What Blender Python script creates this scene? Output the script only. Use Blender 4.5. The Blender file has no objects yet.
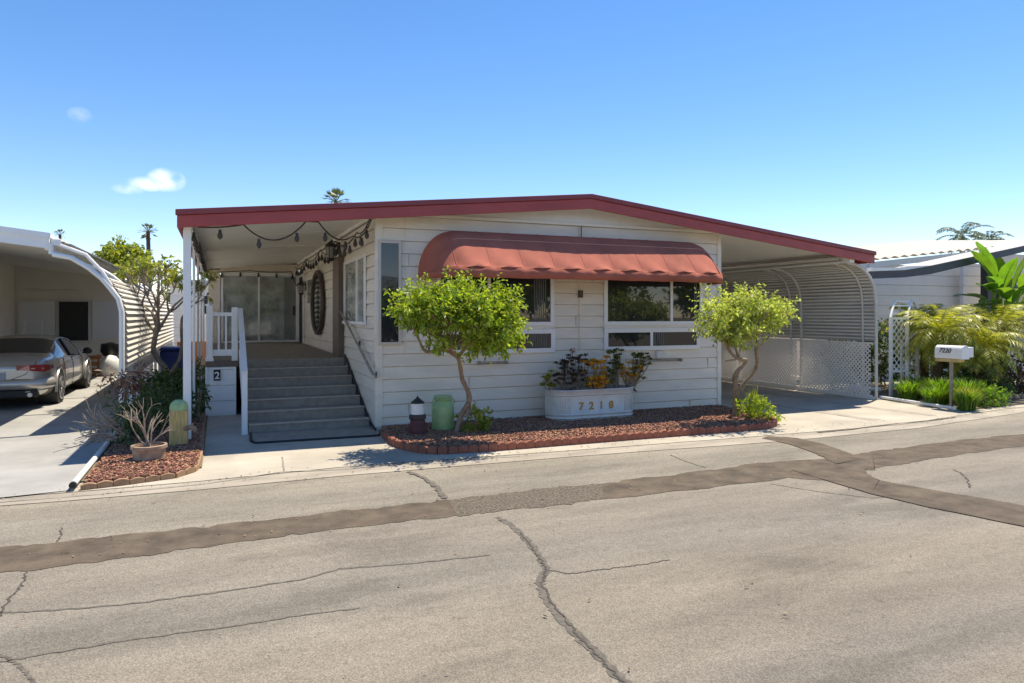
import bpy, math, random
from mathutils import Vector, Matrix
R = random.Random(7)
PI = math.pi
scene = bpy.context.scene
COL = scene.collection

# ------------------------------------------------------------------ camera
CAM_H = 1.95; SA, CA = 0.389, 0.9212; FPX = 693.0; HOR = 315.0
cam = bpy.data.cameras.new('camera'); camo = bpy.data.objects.new('camera', cam); COL.objects.link(camo)
camo.location = (0, 0, CAM_H); camo.rotation_euler = (PI / 2, 0, -math.atan2(SA, CA))
cam.sensor_width = 36; cam.lens = FPX / 1024 * 36; cam.shift_y = (HOR - 341.5) / 1024
cam.clip_start = .05; cam.clip_end = 3000
scene.camera = camo

def gp(px, py, z=0.0):
    """survey point of the photo -> place on the level z (metres)"""
    X = (px - 512) / FPX; d = (X * CA + SA, -X * SA + CA, (HOR - py) / FPX)
    t = (z - CAM_H) / d[2]
    return (d[0] * t, d[1] * t)

# ------------------------------------------------------------------ light
SUN = Vector((.38, .21, 1.0)).normalized()
sl = bpy.data.lights.new('sun', 'SUN'); so = bpy.data.objects.new('sun', sl); COL.objects.link(so)
sl.energy = 3.1; sl.angle = math.radians(.55); sl.color = (1, .965, .91)
so.rotation_euler = (-SUN).to_track_quat('-Z', 'Y').to_euler(); so.location = (5, 5, 30)
w = bpy.data.worlds.new('World'); scene.world = w; w.use_nodes = True
nt = w.node_tree; nt.nodes.clear()
out = nt.nodes.new('ShaderNodeOutputWorld'); bg = nt.nodes.new('ShaderNodeBackground')
sky = nt.nodes.new('ShaderNodeTexSky'); sky.sky_type = 'NISHITA'; sky.sun_disc = False
sky.sun_elevation = math.asin(SUN.z); sky.sun_rotation = math.atan2(SUN.x, SUN.y)
sky.air_density = .75; sky.dust_density = 0.0; sky.ozone_density = 2.0; sky.altitude = 0
bg.inputs[1].default_value = .14
# two small drifting clouds, fixed directions in the sky
tc = nt.nodes.new('ShaderNodeTexCoord')
def vmath(op, a, b=None):
    n = nt.nodes.new('ShaderNodeVectorMath'); n.operation = op
    nt.links.new(a, n.inputs[0])
    if b is not None:
        if isinstance(b, tuple): n.inputs[1].default_value = b
        else: nt.links.new(b, n.inputs[1])
    return n
def fmath(op, a, b=None, clamp=False):
    n = nt.nodes.new('ShaderNodeMath'); n.operation = op; n.use_clamp = clamp
    if isinstance(a, (int, float)): n.inputs[0].default_value = a
    else: nt.links.new(a, n.inputs[0])
    if b is not None:
        if isinstance(b, (int, float)): n.inputs[1].default_value = b
        else: nt.links.new(b, n.inputs[1])
    return n
noi = nt.nodes.new('ShaderNodeTexNoise'); noi.inputs['Scale'].default_value = 34; noi.inputs['Detail'].default_value = 6
nt.links.new(tc.outputs['Generated'], noi.inputs['Vector'])
def sky_dir(px, py):
    X = (px - 512) / FPX; return Vector((X * CA + SA, -X * SA + CA, (HOR - py) / FPX)).normalized()
mask = None
for (px, py, rw, rh, amt) in ((166, 180, .024, .016, 1.0), (147, 184, .026, .010, .75), (128, 189, .020, .007, .5), (80, 115, .014, .010, .35), (178, 181, .010, .012, .6)):
    d = sky_dir(px, py); rt = Vector((d.y, -d.x, 0)).normalized(); up = rt.cross(d)
    dx = fmath('DIVIDE', vmath('DOT_PRODUCT', tc.outputs['Generated'], tuple(rt)).outputs['Value'], rw).outputs[0]
    up0 = fmath('SUBTRACT', vmath('DOT_PRODUCT', tc.outputs['Generated'], tuple(up)).outputs['Value'], d.dot(up)).outputs[0]
    dy = fmath('DIVIDE', up0, rh).outputs[0]
    fr = vmath('DOT_PRODUCT', tc.outputs['Generated'], tuple(d)).outputs['Value']
    fr = fmath('GREATER_THAN', fr, .5).outputs[0]
    r2 = fmath('ADD', fmath('MULTIPLY', dx, dx).outputs[0], fmath('MULTIPLY', dy, dy).outputs[0]).outputs[0]
    base = fmath('SUBTRACT', 1.0, r2, True).outputs[0]
    m = fmath('MULTIPLY', fmath('MULTIPLY', base, fr).outputs[0], amt).outputs[0]
    mask = m if mask is None else fmath('MAXIMUM', mask, m).outputs[0]
nn = fmath('MULTIPLY', fmath('SUBTRACT', noi.outputs['Fac'], .32).outputs[0], 3.0, True).outputs[0]
mk = fmath('MULTIPLY', fmath('MULTIPLY', mask, nn).outputs[0], .85, True).outputs[0]
mix = nt.nodes.new('ShaderNodeMixRGB'); nt.links.new(mk, mix.inputs[0])
hsv = nt.nodes.new('ShaderNodeHueSaturation'); hsv.inputs['Saturation'].default_value = 1.28; hsv.inputs['Value'].default_value = .87; nt.links.new(sky.outputs[0], hsv.inputs['Color']); tnt = vmath('MULTIPLY', hsv.outputs[0], (1.0, .90, .97)); nt.links.new(tnt.outputs[0], mix.inputs[1]); mix.inputs[2].default_value = (5.6, 5.9, 6.4, 1)
nt.links.new(mix.outputs[0], bg.inputs[0]); nt.links.new(bg.outputs[0], out.inputs[0])
scene.view_settings.view_transform = 'Standard'; scene.view_settings.look = 'None'
scene.view_settings.exposure = 1.1; scene.view_settings.gamma = 1
scene.view_settings.use_white_balance = True; scene.view_settings.white_balance_temperature = 7800; scene.view_settings.white_balance_tint = 8

# ------------------------------------------------------------------ materials
MATS = {}
def mat(name, col, rough=.6, metal=0, var=0, vscale=3, col2=None, bump=0, bscale=60, island=0, trans=0, coat=0, spec=.5, stretch=None, vdet=6, aniso=None):
    if name in MATS: return MATS[name]
    m = bpy.data.materials.new(name); m.use_nodes = True; n = m.node_tree; N = n.nodes; L = n.links
    b = N['Principled BSDF']; b.inputs['Roughness'].default_value = rough; b.inputs['Metallic'].default_value = metal
    b.inputs['Specular IOR Level'].default_value = spec
    if coat: b.inputs['Coat Weight'].default_value = coat; b.inputs['Coat Roughness'].default_value = .04
    c = (*col, 1); b.inputs['Base Color'].default_value = c
    geo = N.new('ShaderNodeNewGeometry'); src = geo.outputs['Position']
    if stretch:
        mp = N.new('ShaderNodeMapping'); mp.inputs['Scale'].default_value = stretch; L.new(src, mp.inputs['Vector']); src = mp.outputs[0]
    last = None
    if var:
        t = N.new('ShaderNodeTexNoise'); t.inputs['Scale'].default_value = vscale; t.inputs['Detail'].default_value = vdet; t.inputs['Roughness'].default_value = .62
        L.new(src, t.inputs['Vector'])
        rp = N.new('ShaderNodeValToRGB'); rp.color_ramp.elements[0].position = .32; rp.color_ramp.elements[1].position = .68
        d = col2 if col2 else tuple(x * (1 - var) for x in col)
        rp.color_ramp.elements[0].color = (*d, 1); rp.color_ramp.elements[1].color = tuple(min(1, x * (1 + (0 if col2 else var * .6))) for x in col) + (1,)
        L.new(t.outputs['Fac'], rp.inputs[0]); last = rp.outputs[0]
    if island:
        hs = N.new('ShaderNodeHueSaturation')
        if last: L.new(last, hs.inputs['Color'])
        else: hs.inputs['Color'].default_value = c
        mr = N.new('ShaderNodeMapRange'); mr.inputs['To Min'].default_value = 1 - island; mr.inputs['To Max'].default_value = 1 + island
        L.new(geo.outputs['Random Per Island'], mr.inputs[0]); L.new(mr.outputs[0], hs.inputs['Value'])
        mr2 = N.new('ShaderNodeMapRange'); mr2.inputs['To Min'].default_value = .5 - island * .05; mr2.inputs['To Max'].default_value = .5 + island * .05
        ml = N.new('ShaderNodeMath'); ml.operation = 'FRACT'; m7 = N.new('ShaderNodeMath'); m7.operation = 'MULTIPLY'; m7.inputs[1].default_value = 7.3
        L.new(geo.outputs['Random Per Island'], m7.inputs[0]); L.new(m7.outputs[0], ml.inputs[0]); L.new(ml.outputs[0], mr2.inputs[0]); L.new(mr2.outputs[0], hs.inputs['Hue'])
        last = hs.outputs[0]
    if last: L.new(last, b.inputs['Base Color'])
    if bump:
        t2 = N.new('ShaderNodeTexNoise'); t2.inputs['Scale'].default_value = bscale; t2.inputs['Detail'].default_value = 4; L.new(src, t2.inputs['Vector'])
        bp = N.new('ShaderNodeBump'); bp.inputs['Strength'].default_value = bump; bp.inputs['Distance'].default_value = .01
        L.new(t2.outputs['Fac'], bp.inputs['Height']); L.new(bp.outputs[0], b.inputs['Normal'])
    if trans:
        tr = N.new('ShaderNodeBsdfTranslucent'); mx = N.new('ShaderNodeMixShader'); mx.inputs[0].default_value = trans
        if last:
            g = N.new('ShaderNodeMixRGB'); g.blend_type = 'MULTIPLY'; g.inputs[0].default_value = 1; L.new(last, g.inputs[1]); g.inputs[2].default_value = (2.0, 2.0, .9, 1); L.new(g.outputs[0], tr.inputs[0])
        else: tr.inputs[0].default_value = c
        o = N['Material Output']; L.new(b.outputs[0], mx.inputs[1]); L.new(tr.outputs[0], mx.inputs[2]); L.new(mx.outputs[0], o.inputs[0])
    MATS[name] = m; return m

M_siding = mat('siding_paint', (.84, .765, .655), .55, var=.11, vscale=1.1, vdet=10, bump=.12, bscale=40, stretch=(1, 1, 4))
M_siding2 = mat('siding_paint_warm', (.84, .74, .60), .55, var=.06, vscale=1.6, bump=.1, bscale=40)
M_white = mat('white_paint', (.86, .86, .84), .4, var=.04, vscale=5)
M_ceil = mat('ceiling_panel', (.90, .86, .77), .55, var=.05, vscale=1.2)
M_red = mat('red_fascia_paint', (.42, .065, .058), .42, var=.16, vscale=1.5, stretch=(1, 1, 3))
M_redtop = mat('red_drip_edge', (.27, .045, .05), .4, var=.15, vscale=2)
M_awn = mat('awning_canvas', (.45, .13, .085), .92, var=.22, vscale=1.6, vdet=10, bump=.15, bscale=220)
M_roof = mat('white_roof_coating', (.72, .71, .68), .6, var=.1, vscale=2)
M_glass = mat('window_glass', (.022, .027, .03), .02, spec=.6, coat=.35)
M_glass2 = mat('sliding_door_glass', (.40, .44, .42), .03, spec=.8, coat=.5, var=.5, vscale=2.2)  # pale mottling painted into the pane colour in place of reflections
M_frame = mat('vinyl_frame', (.84, .84, .83), .35)
M_beigeframe = mat('beige_frame', (.60, .54, .47), .4)
M_curtain = mat('curtain', (.30, .31, .31), .8)
M_carpet = mat('porch_carpet', (.33, .295, .25), .95, var=.18, vscale=9, bump=.5, bscale=260)
M_nose = mat('pale_carpet_nosing', (.52, .48, .42), .95, var=.15, vscale=9, bump=.4, bscale=200)  # paler carpet strip along the front edge of each step
M_carpet2 = mat('deck_carpet', (.30, .26, .20), .95, var=.15, vscale=5, bump=.4, bscale=240)
M_black = mat('black_rubber', (.02, .02, .02), .6)
M_conc = mat('driveway_concrete', (.45, .405, .335), .85, var=.26, vscale=.8, vdet=12, bump=.25, bscale=90)
M_curb = mat('curb_concrete', (.36, .32, .265), .85, var=.32, vscale=2.2, bump=.3, bscale=80, stretch=(.4, 1.5, 1))
M_brick = mat('scalloped_brick', (.34, .13, .075), .85, var=.25, vscale=6, bump=.4, bscale=90, island=.22)
M_brick2 = mat('scalloped_brick_tan', (.40, .25, .14), .85, var=.3, vscale=6, bump=.4, bscale=90, island=.2)
M_mulch = mat('mulch_bed', (.11, .055, .038), .95, var=.5, vscale=26, bump=1.0, bscale=60)
M_chip = mat('mulch_chip', (.36, .18, .115), .9, island=.6)
M_bark = mat('bark', (.32, .24, .17), .9, var=.45, vscale=18, bump=.8, bscale=60)
M_barkp = mat('grey_bark', (.34, .29, .24), .9, var=.35, vscale=14, bump=.5, bscale=50)
M_leaf = mat('citrus_leaf', (.25, .33, .045), .36, island=.5, trans=.42, var=.25, vscale=3)
M_leaf2 = mat('variegated_leaf', (.38, .43, .14), .5, island=.5, trans=.42, var=.25, vscale=5)
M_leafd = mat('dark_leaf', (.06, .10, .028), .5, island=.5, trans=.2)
M_leafy = mat('yellow_leaf', (.24, .27, .04), .5, island=.4, trans=.4)
M_leafb = mat('olive_leaf', (.16, .20, .035), .55, island=.5, trans=.35)
M_frond = mat('date_palm_leaflet', (.34, .35, .06), .4, island=.5, trans=.35, var=.35, vscale=1.6)
M_frondd = mat('far_palm_leaflet', (.12, .16, .08), .55, island=.4, trans=.15)
M_fiber = mat('palm_trunk_fiber', (.13, .075, .045), .95, var=.5, vscale=20, bump=1, bscale=50)
M_grass = mat('liriope_blade', (.12, .22, .025), .5, island=.5, trans=.4)
M_bird = mat('paddle_leaf', (.12, .24, .03), .35, var=.3, vscale=4, trans=.4, island=.25)
M_galv = mat('white_trough_metal', (.66, .64, .59), .45, metal=.15, var=.12, vscale=5)
M_gold = mat('brass_digit', (.42, .27, .08), .4, metal=.4)
M_green = mat('green_enamel', (.36, .54, .24), .4, var=.15, vscale=6)
M_terra = mat('pale_terracotta', (.40, .29, .20), .85, var=.35, vscale=12)
M_wood = mat('yellow_timber', (.55, .42, .17), .75, var=.35, vscale=7, stretch=(6, 6, .8))
M_mint = mat('mint_paint', (.36, .52, .24), .6, var=.2, vscale=14)
M_iron = mat('dark_iron', (.035, .03, .028), .5, var=.2, vscale=20)
M_bronze = mat('bronze_frame', (.09, .06, .045), .5, var=.4, vscale=18)
M_brown = mat('brown_post_paint', (.16, .11, .085), .6, var=.15, vscale=4)
M_blue = mat('blue_bin', (.015, .04, .20), .45)
M_alu = mat('aluminium_tube', (.62, .60, .55), .4, var=.12, vscale=4)
M_pan = mat('aluminium_pan', (.78, .76, .71), .4, var=.08, vscale=3)
M_pan2 = mat('weathered_pan', (.66, .63, .57), .5, var=.25, vscale=1.2, stretch=(1, .4, 6))
M_latt = mat('white_lattice', (.88, .84, .78), .55)
M_tile = mat('white_roof_tile', (.50, .47, .41), .6, var=.08, vscale=6)
M_dfas = mat('slate_fascia', (.055, .06, .075), .5, var=.25, vscale=3)
M_wallR = mat('pale_siding', (.74, .71, .66), .6, var=.05, vscale=2)
M_wallR2 = mat('bright_siding', (.68, .68, .68), .6, var=.05, vscale=2)
M_wallL = mat('shaded_siding', (.84, .79, .68), .65, var=.05, vscale=2)
M_doorw = mat('white_panel', (.80, .80, .77), .5)
M_dark = mat('dark_screen', (.02, .018, .016), .5)
M_drive = mat('grey_painted_drive', (.36, .355, .34), .7, var=.2, vscale=1.1, bump=.15, bscale=90)
M_car = mat('silver_car_paint', (.50, .485, .46), .32, metal=.55, coat=.8)
M_tyre = mat('tyre_rubber', (.02, .02, .02), .8)
M_rim = mat('alloy_rim', (.55, .55, .56), .3, metal=.9)
M_lamp = mat('red_lens', (.35, .01, .02), .12, coat=1)
M_lampw = mat('clear_lens', (.7, .55, .55), .12, coat=1)
M_soil = mat('bare_ground', (.20, .16, .11), .95, var=.3, vscale=1.5, bump=.5, bscale=30)
M_bulb = mat('bulb_glass', (.05, .045, .04), .35)
M_orange = mat('orange_plastic', (.42, .17, .05), .5)
M_flowery = mat('yellow_rosette', (.62, .36, .05), .55, island=.3, trans=.2)
M_rosette = mat('dusky_rosette', (.10, .085, .07), .6, island=.5)
M_rosetteg = mat('green_rosette', (.15, .19, .05), .6, island=.4)
M_dry = mat('dry_stem', (.36, .29, .23), .9, var=.3, vscale=20)
M_patch = mat('asphalt_patch', (.120, .092, .066), .95, var=.45, vscale=3.5, vdet=12, bump=.6, bscale=140)
M_patch2 = mat('coarse_patch', (.15, .125, .095), .95, var=.8, vscale=38, bump=1, bscale=110)
M_crack = mat('crack_sealer', (.135, .12, .10), .9, var=.45, vscale=16, bump=.5, bscale=120)
M_crackd = mat('open_crack', (.075, .065, .055), .95)
M_stain = mat('worn_asphalt', (.27, .25, .225), .95, var=.2, vscale=6, bump=.5, bscale=200)

# road: asphalt streaked along the direction of travel
def road_mat():
    m = bpy.data.materials.new('street_asphalt'); m.use_nodes = True; n = m.node_tree; N = n.nodes; L = n.links
    b = N['Principled BSDF']; b.inputs['Roughness'].default_value = .92; b.inputs['Specular IOR Level'].default_value = .3
    geo = N.new('ShaderNodeNewGeometry')
    sp = N.new('ShaderNodeSeparateXYZ'); L.new(geo.outputs['Position'], sp.inputs[0])
    wob = N.new('ShaderNodeTexNoise'); wob.inputs['Scale'].default_value = .35; wob.inputs['Detail'].default_value = 4; L.new(geo.outputs['Position'], wob.inputs['Vector'])
    a1 = N.new('ShaderNodeMath'); a1.operation = 'MULTIPLY_ADD'; L.new(wob.outputs['Fac'], a1.inputs[0]); a1.inputs[1].default_value = .9; L.new(sp.outputs['Y'], a1.inputs[2])
    mr = N.new('ShaderNodeMapRange'); mr.inputs['From Min'].default_value = -3; mr.inputs['From Max'].default_value = 10; L.new(a1.outputs[0], mr.inputs[0])
    rp = N.new('ShaderNodeValToRGB'); e = rp.color_ramp.elements
    stops = [(0, (.30, .27, .235)), (.30, (.33, .295, .25)), (.43, (.38, .34, .285)), (.475, (.31, .285, .255)), (.52, (.35, .315, .27)), (.585, (.40, .36, .305)), (.64, (.34, .315, .28)), (.72, (.385, .35, .305)), (.80, (.385, .355, .31)), (.86, (.37, .345, .305)), (.90, (.43, .395, .34)), (.935, (.50, .455, .39))]
    e[0].position = 0; e[0].color = (*stops[0][1], 1); e[1].position = stops[-1][0]; e[1].color = (*stops[-1][1], 1)
    for p, c in stops[1:-1]:
        x = e.new(p); x.color = (*c, 1)
    L.new(mr.outputs[0], rp.inputs[0])
    # large blotches and fine aggregate
    t1 = N.new('ShaderNodeTexNoise'); t1.inputs['Scale'].default_value = 1.1; t1.inputs['Detail'].default_value = 8; t1.inputs['Roughness'].default_value = .65
    mp = N.new('ShaderNodeMapping'); mp.inputs['Scale'].default_value = (.35, 1.6, 1); L.new(geo.outputs['Position'], mp.inputs[0]); L.new(mp.outputs[0], t1.inputs[0])
    r1 = N.new('ShaderNodeMapRange'); r1.inputs['From Min'].default_value = .3; r1.inputs['From Max'].default_value = .7; r1.inputs['To Min'].default_value = .74; r1.inputs['To Max'].default_value = 1.18; L.new(t1.outputs['Fac'], r1.inputs[0])
    t2 = N.new('ShaderNodeTexVoronoi'); t2.inputs['Scale'].default_value = 115; L.new(geo.outputs['Position'], t2.inputs[0])
    r2 = N.new('ShaderNodeMapRange'); r2.inputs['From Max'].default_value = .75; r2.inputs['To Min'].default_value = 1.16; r2.inputs['To Max'].default_value = .68; L.new(t2.outputs['Distance'], r2.inputs[0])
    sepc = N.new('ShaderNodeSeparateColor'); L.new(t2.outputs['Color'], sepc.inputs[0])
    r3 = N.new('ShaderNodeMapRange'); r3.inputs['To Min'].default_value = .80; r3.inputs['To Max'].default_value = 1.2; L.new(sepc.outputs[0], r3.inputs[0])
    ml = N.new('ShaderNodeMath'); ml.operation = 'MULTIPLY'; L.new(r1.outputs[0], ml.inputs[0]); L.new(r2.outputs[0], ml.inputs[1])
    ml2 = N.new('ShaderNodeMath'); ml2.operation = 'MULTIPLY'; L.new(ml.outputs[0], ml2.inputs[0]); L.new(r3.outputs[0], ml2.inputs[1])
    def layer(prev, scale, stretch, lo, hi, f0, f1, det=5, rough=.6):
        t = N.new('ShaderNodeTexNoise'); t.inputs['Scale'].default_value = scale; t.inputs['Detail'].default_value = det; t.inputs['Roughness'].default_value = rough
        mp_ = N.new('ShaderNodeMapping'); mp_.inputs['Scale'].default_value = stretch; mp_.inputs['Location'].default_value = (scale * 3.1, scale * 1.7, 0); L.new(geo.outputs['Position'], mp_.inputs[0]); L.new(mp_.outputs[0], t.inputs[0])
        q = N.new('ShaderNodeMapRange'); q.inputs['From Min'].default_value = f0; q.inputs['From Max'].default_value = f1; q.inputs['To Min'].default_value = lo; q.inputs['To Max'].default_value = hi; L.new(t.outputs['Fac'], q.inputs[0])
        k = N.new('ShaderNodeMath'); k.operation = 'MULTIPLY'; L.new(prev.outputs[0], k.inputs[0]); L.new(q.outputs[0], k.inputs[1]); return k
    ml2 = layer(ml2, .55, (1, 2.2, 1), .80, 1.0, .36, .46)       # darker worn areas
    ml2 = layer(ml2, 5, (1, 1, 1), .62, 1.0, .24, .31, 3)       # small oil drips
    ml2 = layer(ml2, 14, (1, 1, 1), .88, 1.1, .3, .7, 8, .75)   # mottled aggregate
    tn = N.new('ShaderNodeVectorMath'); tn.operation = 'MULTIPLY'; L.new(rp.outputs[0], tn.inputs[0]); tn.inputs[1].default_value = (.76, .74, .70)
    vm = N.new('ShaderNodeVectorMath'); vm.operation = 'SCALE'; L.new(tn.outputs[0], vm.inputs[0]); L.new(ml2.outputs[0], vm.inputs['Scale'])
    L.new(vm.outputs[0], b.inputs['Base Color'])
    bp = N.new('ShaderNodeBump'); bp.inputs['Strength'].default_value = .5; bp.inputs['Distance'].default_value = .006; L.new(t2.outputs['Distance'], bp.inputs['Height']); L.new(bp.outputs[0], b.inputs['Normal'])
    return m
M_road = road_mat()

# ------------------------------------------------------------------ mesh builder
ORG = {}
class MB:
    def __init__(s): s.v = []; s.f = []; s.cuts = []
    def add(s, vs, fs):
        o = len(s.v); s.cuts.append((o, len(s.f))); s.v += [tuple(p) for p in vs]; s.f += [tuple(i + o for i in f) for f in fs]; return s
    def box(s, x0, x1, y0, y1, z0, z1):
        return s.add([(x0, y0, z0), (x1, y0, z0), (x1, y1, z0), (x0, y1, z0), (x0, y0, z1), (x1, y0, z1), (x1, y1, z1), (x0, y1, z1)],
                     [(0, 3, 2, 1), (4, 5, 6, 7), (0, 1, 5, 4), (1, 2, 6, 5), (2, 3, 7, 6), (3, 0, 4, 7)])
    def quad(s, a, b, c, d): return s.add([a, b, c, d], [(0, 1, 2, 3)])
    def prism(s, poly, axis, a, b):
        """poly of 2D points extruded along axis (x,y,z) between a and b"""
        n = len(poly)
        def p3(p, t):
            return {'x': (t, p[0], p[1]), 'y': (p[0], t, p[1]), 'z': (p[0], p[1], t)}[axis]
        vs = [p3(p, a) for p in poly] + [p3(p, b) for p in poly]
        fs = [tuple(range(n))[::-1], tuple(range(n, 2 * n))] + [(i, (i + 1) % n, n + (i + 1) % n, n + i) for i in range(n)]
        return s.add(vs, fs)
    def tube(s, pts, r, n=8, cap=True, flat=1.0):
        pts = [Vector(p) for p in pts]; rs = r if isinstance(r, (list, tuple)) else [r] * len(pts)
        vs = []; prev = None
        for i, p in enumerate(pts):
            d = (pts[min(i + 1, len(pts) - 1)] - pts[max(i - 1, 0)])
            if d.length < 1e-9: d = Vector((0, 0, 1))
            d.normalize()
            if prev is None:
                a = d.cross(Vector((0, 0, 1)))
                if a.length < .1: a = d.cross(Vector((0, 1, 0)))
            else: a = prev - d * prev.dot(d)
            a.normalize(); b = d.cross(a); prev = a
            for k in range(n):
                t = 2 * PI * k / n; vs.append(p + (a * math.cos(t) + b * math.sin(t) * flat) * rs[i])
        fs = [(i * n + k, i * n + (k + 1) % n, (i + 1) * n + (k + 1) % n, (i + 1) * n + k) for i in range(len(pts) - 1) for k in range(n)]
        if cap: fs += [tuple(range(n))[::-1], tuple(range((len(pts) - 1) * n, len(pts) * n))]
        return s.add(vs, fs)
    def bar(s, p, q, wx, wz=None):
        """square bar between two points"""
        p = Vector(p); q = Vector(q); d = (q - p).normalized(); wz = wz or wx
        a = d.cross(Vector((0, 0, 1)))
        if a.length < .05: a = Vector((1, 0, 0))
        a.normalize(); b = d.cross(a).normalized()
        vs = [e + a * sx * wx / 2 + b * sz * wz / 2 for e in (p, q) for sx, sz in ((-1, -1), (1, -1), (1, 1), (-1, 1))]
        return s.add(vs, [(3, 2, 1, 0), (4, 5, 6, 7), (0, 1, 5, 4), (1, 2, 6, 5), (2, 3, 7, 6), (3, 0, 4, 7)])
    def lathe(s, prof, c=(0, 0, 0), n=24, sx=1, sy=1):
        vs = [(c[0] + r * math.cos(2 * PI * k / n) * sx, c[1] + r * math.sin(2 * PI * k / n) * sy, c[2] + z) for r, z in prof for k in range(n)]
        fs = [(i * n + k, i * n + (k + 1) % n, (i + 1) * n + (k + 1) % n, (i + 1) * n + k) for i in range(len(prof) - 1) for k in range(n)]
        if prof[0][0] > 1e-4: fs.append(tuple(range(n))[::-1])
        if prof[-1][0] > 1e-4: fs.append(tuple(range((len(prof) - 1) * n, len(prof) * n)))
        return s.add(vs, fs)
    def grid(s, f, nu, nv):
        vs = [f(i / nu, j / nv) for j in range(nv + 1) for i in range(nu + 1)]
        return s.add(vs, [(j * (nu + 1) + i, j * (nu + 1) + i + 1, (j + 1) * (nu + 1) + i + 1, (j + 1) * (nu + 1) + i) for j in range(nv) for i in range(nu)])
    def build(s, name, m, parent=None, smooth=False, bevel=0, solid=0):
        o0 = ORG[parent.name] if parent else Vector((0, 0, 0))
        me = bpy.data.meshes.new(name); me.from_pydata([(p[0] - o0[0], p[1] - o0[1], p[2] - o0[2]) for p in s.v], [], s.f)
        me.materials.append(m); me.update()
        if smooth:
            me.polygons.foreach_set('use_smooth', [True] * len(me.polygons))
            me.set_sharp_from_angle(angle=math.radians(40))
        o = bpy.data.objects.new(name, me); COL.objects.link(o)
        if parent: o.parent = parent
        ORG[o.name] = o0
        if solid:
            md = o.modifiers.new('solid', 'SOLIDIFY'); md.thickness = solid; md.offset = 0
        if bevel:
            md = o.modifiers.new('bevel', 'BEVEL'); md.width = bevel; md.segments = 2; md.limit_method = 'ANGLE'
        return o

def build_each(mb, name, m, parent=None, **kw):
    """every piece that was added becomes an object of its own"""
    c = mb.cuts + [(len(mb.v), len(mb.f))]; last = None
    for i in range(len(c) - 1):
        q = MB(); q.v = mb.v[c[i][0]:c[i + 1][0]]; q.f = [tuple(k - c[i][0] for k in f) for f in mb.f[c[i][1]:c[i + 1][1]]]
        last = q.build(name, m, parent, **kw)
    return last

def tag(o, label, cat, group=None):
    o['label'] = label; o['category'] = cat
    if group: o['group'] = group
    return o
def kind(o, k='structure'): o['kind'] = k; return o
def thing(name, loc, label, cat, group=None):
    o = bpy.data.objects.new(name, None); COL.objects.link(o); o.location = loc; o.empty_display_size = .2
    ORG[o.name] = Vector(loc); return tag(o, label, cat, group)
def copy_tree(o, parent=None):
    c = o.copy(); COL.objects.link(c)
    if parent: c.parent = parent
    ORG[c.name] = ORG[o.name]
    for ch in list(o.children): copy_tree(ch, c)
    return c
def rnd(a, b): return R.uniform(a, b)
def rvec():
    while True:
        v = Vector((rnd(-1, 1), rnd(-1, 1), rnd(-1, 1)))
        if .05 < v.length <= 1: return v

# ------------------------------------------------------------------ THE GROUND
kind(MB().add([(-400, -400, -.02), (500, -400, -.02), (500, 600, -.02), (-400, 600, -.02)], [(0, 1, 2, 3)]).build('ground', M_soil))
kind(MB().add([(-120, -7, 0), (160, -7, 0), (160, 8.9, 0), (-120, 8.9, 0)], [(0, 1, 2, 3)]).build('road', M_road))
def sheet(name, pts, z, m, k='structure', th=0):
    mb = MB(); n = len(pts)
    mb.add([(p[0], p[1], z) for p in pts], [tuple(range(n))])
    return kind(mb.build(name, m), k)
# curb line of the lots, followed along the street
curbpts = [(-40, 8.05), (-6, 8.35)] + [gp(*p) for p in [(0, 498), (72, 493), (200, 482), (340, 468), (560, 452), (770, 436), (900, 425)]] + [(15, 9.25), (30, 9.35), (120, 9.4)]
lot = [p for p in curbpts] + [(120, 40), (-40, 40)]
sheet('driveway', lot, .012, M_conc)
gut = curbpts + [(p[0], p[1] - (.42 + .05 * math.sin(p[0]))) for p in reversed(curbpts)]
sheet('gutter', gut, .006, M_curb)
# joint lines across the concrete apron
def ribbon(name, pts, w, z, m, jit=.3, sub=5):
    P2 = []
    for i in range(len(pts) - 1):
        a = Vector(pts[i]); b = Vector(pts[i + 1])
        for k in range(sub):
            P2.append(a.lerp(b, k / sub) + Vector((rnd(-1, 1), rnd(-1, 1))) * w * jit)
    P2.append(Vector(pts[-1])); L_, R_ = [], []
    for i, p in enumerate(P2):
        d = (P2[min(i + 1, len(P2) - 1)] - P2[max(i - 1, 0)]).normalized(); nrm = Vector((-d.y, d.x))
        ww = (w[0] + (w[1] - w[0]) * i / len(P2)) if isinstance(w, tuple) else w
        ww *= rnd(.65, 1.35) * .5
        L_.append((p.x + nrm.x * ww, p.y + nrm.y * ww, z)); R_.append((p.x - nrm.x * ww, p.y - nrm.y * ww, z))
    mb = MB(); n = len(L_); mb.add(L_ + R_, [(n + i, n + i + 1, i + 1, i) for i in range(n - 1)])
    return mb.build(name, m)
def patch_poly(name, top, bot, z, m, j=.012):
    """strip between two survey lines, with a ragged edge"""
    def dens(l):
        o = []
        for i in range(len(l) - 1):
            a = Vector(l[i]); b = Vector(l[i + 1])
            for k in range(12): o.append(a.lerp(b, k / 12) + Vector((0, rnd(-j, j) + .02 * math.sin((a.x + k * .1) * 7.3) + (rnd(-.05, .05) if R.random() < .12 else 0))))
        o.append(Vector(l[-1])); return o
    T = dens([gp(*p) for p in top]); B = dens([gp(*p) for p in bot]); n = len(T)
    mb = MB(); mb.add([(p.x, p.y, z) for p in T] + [(p.x, p.y, z) for p in B], [(n + i, n + i + 1, i + 1, i) for i in range(n - 1)])
    return kind(mb.build(name, m))
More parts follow.
